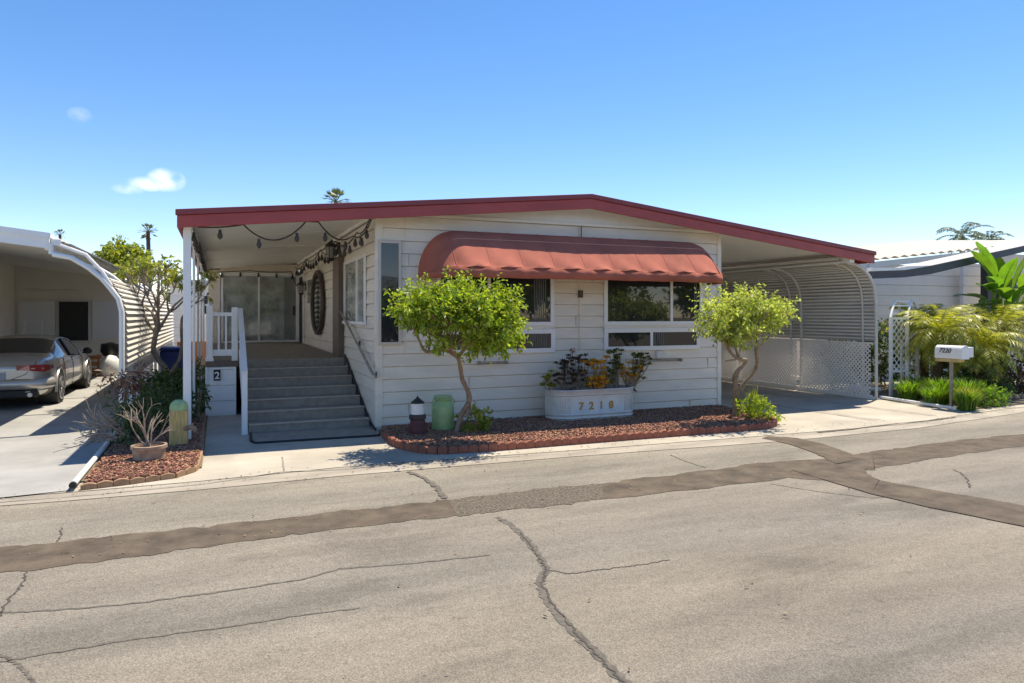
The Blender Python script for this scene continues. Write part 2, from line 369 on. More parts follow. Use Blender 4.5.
patch_poly('road_patch', [(-60, 553), (0, 548), (100, 538), (200, 527), (300, 516.5), (400, 505), (450, 500)], [(-60, 583), (0, 574), (100, 562), (200, 548), (300, 534), (400, 522), (460, 516)], .004, M_patch)
patch_poly('road_patch', [(448, 500), (500, 494), (560, 487), (600, 484)], [(458, 516.5), (500, 511), (570, 504), (606, 498)], .0045, M_patch2)
patch_poly('road_patch', [(594, 484.5), (680, 474), (760, 463), (830, 458.5), (870, 452), (900, 448), (960, 440), (1024, 434), (1300, 405)],
           [(600, 500), (700, 489), (790, 478), (840, 482), (866, 470), (915, 462), (970, 453), (1024, 446), (1320, 413)], .004, M_patch)
patch_poly('road_patch', [(768, 436.5), (795, 438), (822, 444), (848, 453), (868, 463)], [(762, 439), (788, 444), (806, 450), (824, 457.5), (838, 466)], .0085, M_patch)
patch_poly('road_patch', [(868, 462), (866, 474), (880, 481), (930, 490), (1024, 506), (1250, 545)],
           [(790, 470), (830, 482), (870, 494), (930, 508), (1024, 527), (1240, 572)], .0088, M_patch)
kind(ribbon('road_crack', [gp(*p) for p in [(497, 517), (512, 526), (527, 540), (540, 556), (546, 568), (540, 582), (545, 598), (560, 618), (582, 640), (605, 662), (640, 700)]], .062, .003, M_crack, .14, 12))
kind(ribbon('road_crack', [gp(*p) for p in [(520, 533), (530, 545), (541, 560), (546, 570), (542, 584), (552, 604), (575, 632), (600, 658), (630, 690)]], .012, .006, M_crackd, 1.0, 14))
kind(ribbon('road_crack', [gp(*p) for p in [(548, 570), (570, 574), (600, 570), (640, 565), (670, 560)]], .012, .003, M_crackd, 1.0, 14))
kind(ribbon('road_crack', [gp(*p) for p in [(0, 613), (60, 610), (140, 603), (220, 592), (300, 580), (340, 569), (420, 563), (490, 555)]], .022, .003, M_crack, .5, 8))
kind(ribbon('road_crack', [gp(*p) for p in [(0, 662), (60, 652), (130, 640), (220, 628), (300, 616), (360, 608)]], .015, .003, M_crack, .6, 8))
kind(ribbon('road_crack', [gp(*p) for p in [(26, 572), (22, 586), (8, 600), (-5, 625)]], .014, .003, M_crackd, .9, 14))
kind(ribbon('road_crack', [gp(*p) for p in [(0, 655), (18, 665), (30, 676), (34, 690)]], .022, .003, M_crack, .4, 10))
kind(ribbon('road_crack', [gp(*p) for p in [(408, 472), (425, 479), (438, 488), (444, 499)]], .06, .0085, M_crack, .3, 10))
kind(ribbon('road_crack', [gp(*p) for p in [(62, 528), (60, 538), (52, 546)]], .014, .003, M_crackd, .9, 12))
kind(ribbon('road_crack', [gp(*p) for p in [(955, 470), (966, 478), (970, 488)]], .02, .003, M_crackd, .9, 12))
kind(ribbon('road_crack', [gp(*p) for p in [(670, 455), (690, 463), (706, 468)]], .016, .003, M_crackd, .9, 12))
kind(ribbon('road_crack', [gp(*p) for p in [(818, 433), (850, 430), (900, 424), (940, 420), (955, 418)]], .05, .0155, M_crack, .3))
kind(ribbon('road_crack', [gp(*p) for p in [(770, 484), (820, 492), (870, 498), (930, 497)]], .014, .003, M_crack, .8, 12))
kind(ribbon('road_crack', [gp(*p) for p in [(0, 503), (100, 495), (206, 484.5), (282, 473), (345, 470), (420, 463), (520, 457)]], .02, .016, M_stain, .2))
for a, b in (((282, 458), (284, 472)),):
    kind(ribbon('concrete_joint', [gp(*a), gp(*b)], .02, .016, M_stain, .2))
for x in (11.0, 12.6):
    kind(ribbon('concrete_joint', [(x, 9.1), (x, 24)], .018, .016, M_stain, .1))
kind(ribbon('concrete_joint', [(9.9, 13.5), (13.7, 13.5)], .018, .0165, M_stain, .1))
M_tyremark = mat('tyre_mark', (.40, .355, .295), .9, var=.3, vscale=3, vdet=12)
for x in (10.9, 12.4):
    kind(ribbon('tyre_mark', [(x + .3, 9.15), (x + .1, 11), (x, 14), (x, 19)], .20, .0148, M_tyremark, .06, 6))
# neighbour's painted driveway
sheet('neighbour_driveway', [(-1.53, 8.93), (-1.56, 27), (-14, 27), (-14, 8.35), (-2.1, 8.86)], .02, M_drive)
sheet('garden_soil', [(-1.5, 9.3), (-.2, 9.6), (-.2, 30), (-1.5, 30)], .03, M_soil)

# ------------------------------------------------------------------ THE HOUSE
HL, HRt, HF, HB = 2.45, 9.67, 11.7, 27.0
house = thing('mobile_home', (HL, HF, 0), 'beige single storey home with a low red edged roof and front awning', 'house')
RU0, RUR, RU1 = -.57, 6.32, 13.6          # roof left end, ridge, right end
def rtop(u): return 3.48 + (u - RU0) * (.69 / (RUR - RU0)) if u < RUR else 4.17 - (u - RUR) * (.80 / (RU1 - RUR))
def lap_wall_front(x0, x1, y, z0, z1, ex=.215, dep=.018, back=.1):
    mb = MB(); z = z0
    while z < z1 - .02:
        t = min(z + ex, z1)
        g = t - .013; r2 = .03   # open shadow gap under the next course
        mb.add([(x0, y - dep, z), (x1, y - dep, z), (x1, y - .002, g), (x0, y - .002, g), (x0, y + back, z), (x1, y + back, z), (x1, y + back, t), (x0, y + back, t), (x0, y + r2, g), (x1, y + r2, g), (x1, y + r2, t), (x0, y + r2, t)],
               [(0, 1, 2, 3), (1, 0, 4, 5), (3, 2, 9, 8), (8, 9, 10, 11), (0, 3, 8, 4), (8, 11, 7, 4), (2, 1, 5, 9), (9, 5, 6, 10)])
        z = t
    return mb
def lap_wall_side(x, y0, y1, z0, z1, ex=.215, dep=.018, sgn=-1, back=.1):
    mb = MB(); z = z0
    while z < z1 - .02:
        t = min(z + ex, z1); a = x + sgn * dep; b = x - sgn * back
        g = t - .013; r2 = x - sgn * .03; xe = x + sgn * .002
        mb.add([(a, y1, z), (a, y0, z), (xe, y0, g), (xe, y1, g), (b, y1, z), (b, y0, z), (b, y0, t), (b, y1, t), (r2, y1, g), (r2, y0, g), (r2, y0, t), (r2, y1, t)],
               [(0, 1, 2, 3), (1, 0, 4, 5), (3, 2, 9, 8), (8, 9, 10, 11), (0, 3, 8, 4), (8, 11, 7, 4), (2, 1, 5, 9), (9, 5, 6, 10)])
        z = t
    return mb
fw = lap_wall_front(HL + .1, HRt - .08, HF, .0, 3.655, .215, .02).build('front_wall', M_siding, house)
lap_wall_side(HL, HF + .06, 24.0, .0, 3.62).build('side_wall', M_siding, house)
lap_wall_front(-.32, 0.02, 24.0, 1.05, 3.4).build('back_porch_wall', M_siding2, house)
mbx = MB(); mbx.box(0.02, 2.44, 24.0, 24.1, 3.31, 3.62); mbx.box(-.34, -.30, 24.1, 27, 0, 3.35); mbx.box(HRt - .1, HRt, HF + .1, HB, 0, 3.62); mbx.box(-.3, HRt, HB - .1, HB, 0, 3.4)
mbx.build('wall_panel', M_siding2, house)
# corner boards
cb = MB(); cb.box(HL - .025, HL + .1, HF - .03, HF + .06, 0, 3.66); cb.box(HRt - .08, HRt + .02, HF - .03, HF + .1, 0, 3.6)
build_each(cb, 'corner_board', M_siding, house, bevel=.004)
# vertical batten seams on the front
sm = MB()
for x, z0, z1 in ((2.93, 1.3, 3.65), (2.93, 0, .0)):
    if z1 > z0: sm.box(x, x + .012, HF - .024, HF - .0, z0, z1)
sm.build('seam', M_siding2, house)
bj = MB()
for k in range(16):
    if k in (0,): continue
    for x in R.sample([3.0, 3.3, 5.95, 6.25, 6.6, 9.35, 4.1, 5.2, 7.5, 8.4], 1):
        z = .215 * k
        if 1.2 < z < 3.0 and not (5.9 < x < 6.7 or x > 9.3 or x < 3.2): continue
        bj.box(x, x + .007, HF - .022, HF - .003, z + .004, z + .195)
build_each(bj, 'butt_joint', mat('joint_filler', (.45, .40, .34), .8), house)
# gable band under the roof
gb = MB(); gb.prism([(HL, 3.66), (HRt, 3.66), (HRt, rtop(HRt) - .05), (RUR, rtop(RUR) - .05), (HL, rtop(HL) - .05)], 'y', HF - .02, HF + .05)
gb.build('gable', M_white, house)
mo = MB(); mo.box(HL + .1, HRt - .08, HF - .075, HF - .022, 3.645, 3.70)
mo.build('moulding', M_ceil, house, bevel=.006)
# roof deck, fascia in two steps
def slab(mb, u0, u1, y0, y1, off0, off1):
    us = [u0] + ([RUR] if u0 < RUR < u1 else []) + [u1]
    poly = [(u, rtop(u) + off0) for u in us] + [(u, rtop(u) + off1) for u in reversed(us)]
    mb.prism(poly, 'y', y0, y1); return mb
OV = 11.2
slab(MB(), RU0 + .02, RU1 - .02, OV + .05, HB + .3, -.07, -.01).build('roof', M_roof, house)
slab(MB(), HL + .2, HRt + .6, OV + .35, HB + .2, -.005, .055).build('roof_coating', M_roof, house)
slab(MB(), RU0 + .03, RU1 - .03, OV + .055, 23.99, -.10, -.072).build('porch_ceiling', M_ceil, house)
# ceiling joints
cj = MB()
for y in (14.2, 17.2, 20.2, 23.0):
    for (a, b) in ((RU0 + .1, HL - .05), (HRt + .05, RU1 - .1)):
        cj.prism([(a, rtop(a) - .107), (b, rtop(b) - .107), (b, rtop(b) - .1005), (a, rtop(a) - .1005)], 'y', y, y + .05)
build_each(cj, 'ceiling_batten', M_ceil, house)
slab(MB(), RU0, RU1, OV, OV + .05, -.255, -.075).build('fascia', M_red, house, bevel=.008)
slab(MB(), RU0 - .02, RU1 + .02, OV - .03, OV + .05, -.073, .012).build('drip_edge', M_redtop, house, bevel=.008)
fs = MB(); 
for u in (RU0, RU1 - .05):
    fs.box(u, u + .05, OV + .052, HB, rtop(u + .025) - .25, rtop(u + .025) - .005)
build_each(fs, 'side_fascia', M_red, house)
# white eave beams on which the roof ends sit
be = MB(); be.box(RU0 + .08, RU0 + .2, OV + .07, HB, 3.26, 3.372); be.box(12.92, 13.05, OV + .07, HB, 3.12, 3.24)
build_each(be, 'eave_beam', M_white, house)
cr = MB(); cr.box(HL - .07, HL - .022, HF + .0, 24.0, 3.615, 3.675)
cr.build('cornice', M_ceil, house)
# porch posts along the left edge
for k, y in enumerate((11.45, 14.2, 17.0, 19.9, 22.8)):
    p = MB(); (p.box(-.50, -.39, y, y + .09, .03, 3.262) if k == 0 else p.box(-.46, -.415, y, y + .045, .03, 3.262))
    p.build('porch_post', M_white, house, bevel=.008)

def window_front(x0, x1, z0, z1, y=HF, fr=.06, mulls=(), fm=None, depth=.055, name='window', gm=None, sill=False):
    fm = fm or M_frame
    wn = MB(); f = fr
    wn.box(x0, x1, y - depth, y - .02, z1 - f, z1); wn.box(x0, x1, y - depth, y - .02, z0, z0 + f)
    wn.box(x0, x0 + f, y - depth, y - .02, z0 + f, z1 - f); wn.box(x1 - f, x1, y - depth, y - .02, z0 + f, z1 - f)
    for mx_ in mulls: wn.box(mx_ - .03, mx_ + .03, y - depth + .008, y - .02, z0 + f, z1 - f)
    o = wn.build(name, fm, house, bevel=.004)
    MB().box(x0 + f - .005, x1 - f + .005, y - .031, y - .021, z0 + f - .005, z1 - f + .005).build('pane', gm or M_glass, o)
    return o
window_front(2.47, 2.87, 1.44, 3.22, fr=.05, fm=M_beigeframe)
w1 = window_front(3.5, 5.78, 1.75, 2.78, fr=.075, mulls=(4.48,))
w2 = window_front(3.5, 5.80, 1.25, 1.69, fr=.085, mulls=(4.62,))
w3 = window_front(6.86, 9.2, 1.75, 2.78, fr=.075, mulls=(8.43,))
w4 = window_front(6.86, 9.13, 1.25, 1.69, fr=.085, mulls=(7.95,))
for o_, x0, x1, z0, z1 in ((w1, 5.38, 5.66, 1.84, 2.7), (w1, 3.62, 3.8, 1.84, 2.7), (w2, 5.3, 5.66, 1.35, 1.6), (w4, 8.0, 8.3, 1.35, 1.6), (w3, 9.0, 9.1, 1.84, 2.7)):
    dp_ = MB(); nn_ = int((x1 - x0) / .045)
    for k in range(nn_): dp_.tube([(x0 + k * .045 + rnd(0, .01), HF - .031, z0), (x0 + k * .045, HF - .031, z1)], .012, 5)
    dp_.build('drape', mat('dim_drape', (.13, .14, .145), .6), o_)
bs = MB(); bs.box(3.5, 5.78, HF - .045, HF - .02, 1.692, 1.748); bs.box(6.86, 9.16, HF - .045, HF - .02, 1.692, 1.748); build_each(bs, 'window_mullion', M_siding, house)

# side wall window with deep frame, small window, door, post
def window_side(y0, y1, z0, z1, x=HL, fr=.06, depth=.055, mull=None, sl=.12):
    wn = MB(); f = fr; a, b = x - depth, x - .0185
    wn.box(a, b, y0, y1, z1 - f, z1); wn.box(a - .03, b, y0 - .01, y1 + .01, z0, z0 + f); wn.box(a, b, y0, y0 + f, z0 + f, z1 - f); wn.box(a, b, y1 - f, y1, z0 + f, z1 - f)
    if mull: wn.box(a, b, mull - .035, mull + .035, z0 + f, z1 - f)
    o = wn.build('window', M_frame, house, bevel=.004)
    MB().box(x - .035, x - .022, y0 + f - .005, y1 - f + .005, z0 + f - .005, z1 - f + .005).build('pane', M_glass2, o)
    return o
window_side(12.5, 14.75, 1.77, 3.05, mull=13.3)
window_side(20.2, 21.5, 2.22, 3.04, fr=.07, depth=.04)
dr = MB(); dr.box(HL - .05, HL - .019, 22.4, 23.5, 1.06, 3.16); d_ = dr.build('entry_door', M_dark, house)
df = MB(); df.box(HL - .07, HL - .019, 22.32, 22.398, 1.06, 3.24); df.box(HL - .07, HL - .019, 23.502, 23.58, 1.06, 3.24); df.box(HL - .07, HL - .019, 22.4, 23.5, 3.162, 3.24); build_each(df, 'door_frame', M_frame, d_)
bp_ = MB(); bp_.box(HL - .13, HL - .02, 14.92, 15.75, 1.06, 3.2); bp_.build('brown_pilaster', M_brown, house, bevel=.006)
# sliding glass door facing the street at the far end of the porch
sd = MB(); y = 24.0
sd.box(.04, .12, y - .06, y, 1.06, 3.30); sd.box(2.34, 2.43, y - .06, y, 1.06, 3.30); sd.box(.12, 2.34, y - .06, y, 3.21, 3.30); sd.box(.12, 2.34, y - .06, y, 1.06, 1.12); sd.box(1.16, 1.22, y - .055, y, 1.12, 3.21)
sdo = sd.build('sliding_door', M_frame, house, bevel=.004)
MB().box(.118, 2.342, y - .028, y - .015, 1.118, 3.212).build('pane', M_glass2, sdo)
MB().box(2.25, 2.29, y - .085, y - .03, 1.95, 2.25).build('handle', M_iron, sdo)
# a bit of curtain folds seen in the glass, right half
cu = MB()
for k in range(9):
    x = 1.98 + k * .036; cu.tube([(x, y - .034, 1.16), (x, y - .034, 3.16)], .012, 6)
cu.build('curtain', M_curtain, sdo)

# conduit on the front wall, small fixtures
cd = MB(); cd.tube([(6.33, HF - .035, 1.28), (6.33, HF - .035, 3.62)], .014, 8)
cd.build('conduit', M_siding2, house)
MB().tube([(6.36, HF - .035, 3.38), (6.36, HF - .035, 3.66)], .010, 6).build('cable', M_bronze, house)
cd = MB(); cd.box(6.30, 6.38, HF - .07, HF - .02, 2.28, 2.42); cd.build('junction_box', M_bronze, house)
ob = MB(); ob.box(8.05, 8.25, HF - .08, HF - .018, 1.08, 1.23); ob.build('outlet_box', M_wallR, house, bevel=.01)
for x0, x1, z in ((4.28, 4.80, 1.08), (7.62, 8.62, 1.03)):
    rk = MB(); rk.tube([(x0, HF - .07, z), (x1, HF - .07, z)], .012, 6); rk.tube([(x0, HF - .12, z + .03), (x1, HF - .12, z + .03)], .008, 6)
    for xx in (x0, x1): rk.box(xx - .015, xx + .015, HF - .13, HF - .018, z - .02, z + .04)
    rk.build('hose_bracket', M_barkp, house)
# plain skirting vents on the front wall
for x in (3.9, 8.9):
    MB().box(x, x + .35, HF - .03, HF - .017, .08, .20).build('skirting_vent', M_siding2, house)

# lanterns on the porch wall
def lantern(x, y, z):
    o = MB().box(x - .0, x + .06, y - .05, y + .05, z - .05, z + .2).build('wall_lantern', M_iron, house)
    l = MB(); cx = x - .13
    l.lathe([(.02, .23), (.05, .2), (.13, .13), (.13, .11)], (cx, y, z), 6)
    l.lathe([(.09, -.16), (.10, -.14), (.02, -.2)], (cx, y, z), 6)
    for k in range(6):
        t = 2 * PI * k / 6; l.tube([(cx + .105 * math.cos(t), y + .105 * math.sin(t), z + .11), (cx + .085 * math.cos(t), y + .085 * math.sin(t), z - .14)], .008, 4)
    l.tube([(x + .03, y, z + .18), (cx, y, z + .25)], .012, 5)
    l.build('lantern_cage', M_iron, o)
    MB().lathe([(.085, .1), (.065, -.13)], (cx, y, z), 8).build('lantern_glass', M_curtain, o)
lantern(HL - .13, 15.1, 3.30); lantern(HL - .03, 21.95, 2.75)

# the awning: quarter round hood with rounded ends and sagging canvas bays
def awning():
    x0, x1, er, ra = 3.16, 9.30, .66, 1.0; z0 = 2.60; NB = 9
    PR = [(0, .82), (.22, .81), (.42, .73), (.60, .585), (.78, .38), (.93, .20), (1.0, .12)]
    def pt(s, t, infl=True):
        # s along the length, t from wall (0) to the lip (1)
        x = x0 + (x1 - x0) * s; sc = 1.0
        if x < x0 + er: q = (x0 + er - x) / er; sc = math.sqrt(max(0, 1 - q ** 2.2))
        if x > x1 - er: q = (x - (x1 - er)) / er; sc = math.sqrt(max(0, 1 - q ** 2.2))
        a = t * PI / 2
        bay = abs(math.sin(PI * ((x - x0 - er * .62) / (x1 - x0 - er * 1.24)) * NB)) if x0 + er * .62 < x < x1 - er * .62 else .6
        u_ = max(0, (t - .5) / .5); sag = 0 if not infl else .046 * bay * u_ * u_ * (3 - 2 * u_)
        wr = .010 * math.sin(23 * x + 14 * t) * u_ + .012 * math.sin(11 * x - 12 * t) * u_
        q = t * (len(PR) - 1); i = min(int(q), len(PR) - 2); f = q - i
        c0, c1, c2, c3 = PR[max(i - 1, 0)], PR[i], PR[i + 1], PR[min(i + 2, len(PR) - 1)]
        cr = [.5 * (2 * c1[k] + (c2[k] - c0[k]) * f + (2 * c0[k] - 5 * c1[k] + 4 * c2[k] - c3[k]) * f * f + (3 * c1[k] - c0[k] - 3 * c2[k] + c3[k]) * f ** 3) for k in (0, 1)]
        e_ = (sag + wr) * .8
        return (x, HF - .03 - (cr[0] * ra + e_ * .7) * sc, z0 + (cr[1] + e_ * .7) * sc + .0)
    NU = 260
    ss = []
    for i in range(NU + 1):
        s = i / NU; ss.append(s)
    # denser towards the ends
    ss = [(.5 - .5 * math.cos(PI * s)) * .35 + s * .65 for s in ss]
    mb = MB(); NV = 26
    vs = [pt(s, j / NV) for j in range(NV + 1) for s in ss]
    n = len(ss)
    mb.add(vs, [(j * n + i, (j + 1) * n + i, (j + 1) * n + i + 1, j * n + i + 1) for j in range(NV) for i in range(n - 1)])
    o = mb.build('awning', M_awn, house, smooth=True, solid=.004)
    # valance hanging from the lip
    vb = MB(); vs = []
    for s in ss:
        p = pt(s, 1.0, False); vs.append((p[0], p[1] - .006, p[2] + .03)); 
    for s in ss:
        p = pt(s, 1.0, False); vs.append((p[0], p[1] - .008 - .004 * math.sin(p[0] * 7), 2.565 + .004 * math.sin(p[0] * 9)))
    vb.add(vs, [(i, n + i, n + i + 1, i + 1) for i in range(n - 1)])
    vb.build('valance', M_awn, o, smooth=True, solid=.004)
    # ribs and piping seam
    rb = MB()
    for k in range(NB + 1):
        s = (er * .62 + (x1 - x0 - er * 1.24) * k / NB) / (x1 - x0)
        rb.tube([pt(s, j / 20) for j in range(21)], .008, 5)
    build_each(rb, 'awning_rib', M_awn, o, smooth=True)
    pp = MB(); pp.tube([tuple(Vector(pt(.075 + .86 * i / 120, .44)) + Vector((0, -.006, .004))) for i in range(121)], .006, 4)
    pp.build('awning_piping', mat('pale_piping', (.62, .33, .25), .7), o)
    fr = MB(); fr.tube([(x0 + .12, HF - .06, z0 + .02), (x0 + .3, HF - .55, z0), (x0 + .7, HF - .98, z0), (x1 - .7, HF - .98, z0), (x1 - .3, HF - .55, z0), (x1 - .12, HF - .06, z0 + .02)], .014, 6)
    fr.build('awning_frame', M_alu, o)
awning()

# ------------------------------------------------------------------ PORCH: deck, stairs, railing
porch = thing('porch', (-.25, 11.9, 0), 'grey carpeted porch deck with a wide flight of steps and white railing', 'porch')
dk = MB(); dk.box(-.25, 2.43, 14.76, 23.93, .93, 1.055); dk.build('deck', M_carpet2, porch)
ex = MB(); ex.box(-.23, .33, 14.50, 14.76, .95, 1.06); ex.build('deck_rim', M_brown, porch)
SR, NS = 1.05 / 7, 7
for k in range(NS - 1):
    z1 = SR * (k + 1); y0 = 12.05 + k * .435; s_ = MB()
    s_.box(.44, 2.40, y0, 14.755, SR * k + .001, z1)
    # carpeted nosing
    so_ = s_.build('step', M_carpet, porch)
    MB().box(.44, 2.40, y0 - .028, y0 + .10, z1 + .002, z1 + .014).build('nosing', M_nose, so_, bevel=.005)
s_ = MB(); s_.box(.44, 2.40, 14.66, 14.757, .9, 1.06); s_.build('step', M_carpet, porch)
sn = MB(); sn.prism([(12.0, .03), (14.66, 1.10), (14.66, 1.06), (12.05, .0)], 'x', 2.401, 2.425); sn.tube([(2.405, 11.55, .04), (2.405, 12.05, .09), (2.405, 14.66, 1.12)], .018, 6)
sn.build('stringer_trim', M_black, porch)
# white skirt panel facing the street beside the stairs
sk = lap_wall_front(-.23, .30, 14.50, .0, .95, .3, .008, .05); sk.box(-.245, -.21, 14.47, 14.56, 0, .949); sk.build('skirt_panel', M_white, porch)
sk2 = MB(); sk2.prism([(12.0, .02), (14.5, .02), (14.5, .95), (12.25, .12)], 'x', .40, .43); sk2.build('stair_skirt', M_white, porch)
sk3 = MB(); sk3.box(-.25, -.225, 14.56, 23.9, .0, .929); sk3.build('deck_skirt', M_white, porch)
pq = MB(); pq.box(-.10, .02, 14.462, 14.488, .69, .90); pqo = pq.build('plaque', M_black, porch, bevel=.004)
def text_mesh(name, s, size, loc, rot, m, parent, ext=.004, font_shear=0, bold=0):
    c = bpy.data.curves.new('t', 'FONT'); c.body = s; c.size = size; c.extrude = ext; c.shear = font_shear; c.align_x = 'CENTER'; c.offset = bold
    t = bpy.data.objects.new('t', c); COL.objects.link(t)
    bpy.context.view_layer.update()
    me = bpy.data.meshes.new_from_object(t.evaluated_get(bpy.context.evaluated_depsgraph_get()))
    COL.objects.unlink(t); bpy.data.objects.remove(t)
    me.name = name; me.materials.clear(); me.materials.append(m)
    o0 = ORG[parent.name]
    mtx = Matrix.Translation(Vector(loc) - o0) @ rot.to_matrix().to_4x4(); me.transform(mtx)
    o = bpy.data.objects.new(name, me); COL.objects.link(o); o.parent = parent; ORG[o.name] = o0
    return o
from mathutils import Euler
FRONT = Euler((PI / 2, 0, 0))
text_mesh('plaque_digit', '2', .19, (-.04, 14.458, .725), FRONT, M_white, pqo, bold=.004)
# railing: posts, rails and balusters, then the sloping rail down the stairs
rl = MB(); rl.box(-.23, -.12, 14.53, 14.64, 1.06, 2.13); rl.lathe([(.085, 0), (.085, .02), (.0, .06)], (-.175, 14.585, 2.13), 4); rl.box(-.25, -.10, 14.51, 14.66, 1.061, 1.12)
r0 = rl.build('railing_post', M_white, porch, bevel=.006)
rl = MB(); rl.box(.22, .33, 14.53, 14.64, 1.06, 2.10); rl.build('railing_post', M_white, porch, bevel=.006)
rl = MB(); rl.box(-.12, .22, 14.56, 14.61, 1.93, 2.00); rl.box(-.12, .22, 14.56, 14.61, 1.16, 1.28); rl.build('rail', M_white, porch)
for x in (-.03, .1):
    MB().box(x, x + .035, 14.57, 14.605, 1.28, 1.93).build('baluster', M_white, porch)
# stair railing running down at u=.38
rl = MB(); rl.box(.33, .42, 11.98, 12.07, .012, 1.02); rl.build('railing_post', M_white, porch, bevel=.006)
rl = MB()
rl.bar((.375, 14.55, 2.06), (.375, 11.95, 1.02), .09, .06); rl.bar((.375, 14.5, 1.24), (.375, 12.05, .22), .05, .09)
rl.build('stair_rail', M_white, porch)
for k in range(11):
    t = (k + .5) / 11; y = 12.1 + (14.5 - 12.1) * t; MB().box(.36, .39, y - .016, y + .016, .26 + t * .98, 1.05 + t * 1.0).build('baluster', M_white, porch)
# railing along the left edge of the deck
rl = MB(); rl.box(-.22, -.17, 14.64, 23.8, 1.93, 2.0); rl.box(-.22, -.17, 14.64, 23.8, 1.16, 1.22); rl.build('rail', M_white, porch)
# wall handrail
hr = MB(); hr.tube([(2.33, 14.75, 2.02), (2.33, 14.45, 1.94), (2.33, 11.4, .98), (2.36, 11.3, .93)], .022, 8); hr.build('handrail', M_barkp, porch, smooth=True)
hb = MB()
for y, z in ((14.5, 1.95), (13.1, 1.50), (11.6, 1.03)):
    hb.tube([(2.33, y, z - .01), (2.36, y, z - .08), (2.43, y, z - .09)], .011, 6); hb.box(2.415, 2.432, y - .03, y + .03, z - .14, z - .03)
hb.tube([(2.36, 14.4, 1.86), (2.37, 11.8, .98)], .008, 5)
hb.build('rail_bracket', M_bronze, porch)
mt = thing('door_mat', (1.4, 11.5, .012), 'thin grey carpet runner with black edging at the foot of the steps', 'mat')
MB().prism([(.50, 11.13), (2.33, 11.06), (2.42, 12.045), (.45, 12.045)], 'z', .014, .028).build('carpet', M_carpet, mt)
MB().tube([(.47, 12.03, .03), (.44, 11.3, .03), (.5, 11.1, .03), (.6, 11.09, .03), (1.5, 11.06, .03), (2.2, 11.02, .03), (2.36, 11.04, .03), (2.42, 11.3, .04)], .016, 6).build('edging', M_black, mt)

# oval ornament
ov = thing('oval_wall_ornament', (HL - .05, 18.8, 1.5), 'tall oval dark framed metalwork ornament hanging on the porch wall', 'wall ornament')
o_ = MB(); cy, cz, ry, rz = 18.75, 2.28, 1.05, .80
o_.tube([(HL - .085, cy + ry * math.cos(t * PI / 24), cz + rz * math.sin(t * PI / 24)) for t in range(49)], .055, 8, cap=False)
o_.build('oval_frame', M_bronze, ov, smooth=True)
MB().add([(HL - .03, cy + ry * math.cos(t * PI / 16), cz + rz * math.sin(t * PI / 16)) for t in range(32)], [tuple(range(32))]).build('mirror_glass', mat('ornament_glass', (.75, .75, .72), .25, var=.3, vscale=9), ov)
sc = MB()
for k in range(-5, 6):
    zz = cz + k * .13; hw = ry * math.sqrt(max(0, 1 - (k * .13 / rz) ** 2)) * .9
    sc.tube([(HL - .06, cy + hw * math.sin(t * .9) * .8, zz + .05 * math.cos(t * 2.2)) for t in range(9)], .012, 4)
    sc.tube([(HL - .062, cy + .1 * math.cos(t * PI / 6), zz + .06 * math.sin(t * PI / 6)) for t in range(13)], .011, 4)
sc.build('scrollwork', M_iron, ov)
MB().tube([(HL - .06, cy, cz + rz), (HL - .05, cy, 3.55)], .006, 4).build('hanging_wire', M_iron, ov)

# string lights
def bulb_mb(p, mb=None, s=1.0):
    mb = MB()
    mb.lathe([(.0, .0), (.022, -.01), (.024, -.05), (.034, -.075), (.040, -.10), (.032, -.135), (.008, -.155)], p, 8)
    return mb
def string_lights(label, strands, step, drop=0.03):
    o = thing('string_lights', strands[0][0][:3], label, 'string lights', 'string lights under the porch roof')
    cb = MB()
    for s in strands:
        pts = []
        for i in range(len(s) - 1):
            a = Vector(s[i][:3]); b = Vector(s[i + 1][:3]); sg = s[i][3] if len(s[i]) > 3 else .05
            for k in range(12):
                t = k / 12; p = a.lerp(b, t); p.z -= sg * 4 * t * (1 - t); pts.append(p)
        pts.append(Vector(s[-1][:3]))
        cb.tube(pts, .012, 5)
        acc = step * .5
        for i in range(len(pts) - 1):
            d = (pts[i + 1] - pts[i]).length
            while acc <= d:
                p = pts[i].lerp(pts[i + 1], acc / d)
                bulb_mb((p.x, p.y, p.z - drop)).build('bulb', M_bulb, o, smooth=True)
                if drop > .04: cb.tube([p, (p.x, p.y, p.z - drop)], .007, 4)
                acc += step
            acc -= d
    cb.build('cable', M_iron, o)
string_lights('string of dark bulbs swagged across the front of the porch roof', [[(-.3, 11.42, 3.27, .02), (.34, 11.42, 3.34, .27), (1.27, 11.42, 3.44, .0), (1.46, 11.42, 3.44, .16), (2.15, 12.2, 3.33, .12), (2.32, 11.5, 3.52)]], .62)
string_lights('string of dark bulbs drooping along the wall side of the porch', [[(2.30, 11.5, 3.55, .10), (2.3, 12.7, 3.45, .12), (2.28, 14.9, 3.45, .16), (2.28, 17.5, 3.55, .16), (2.28, 20.5, 3.55, .14), (2.28, 23.6, 3.5)]], .55, .07)
string_lights('string of dark bulbs running along the post side of the porch', [[(-.36, 11.4, 3.28, .1), (-.34, 14.2, 3.3, .1), (-.34, 17.0, 3.3, .1), (-.34, 19.9, 3.3, .1), (-.34, 23.5, 3.3)]], .5)
string_lights('string of bulbs stretched above the glass sliding door', [[(-.2, 23.9, 3.30, .0), (.9, 23.9, 3.38, .03), (2.2, 23.9, 3.38, .05), (2.36, 23.9, 2.9)]], .55)

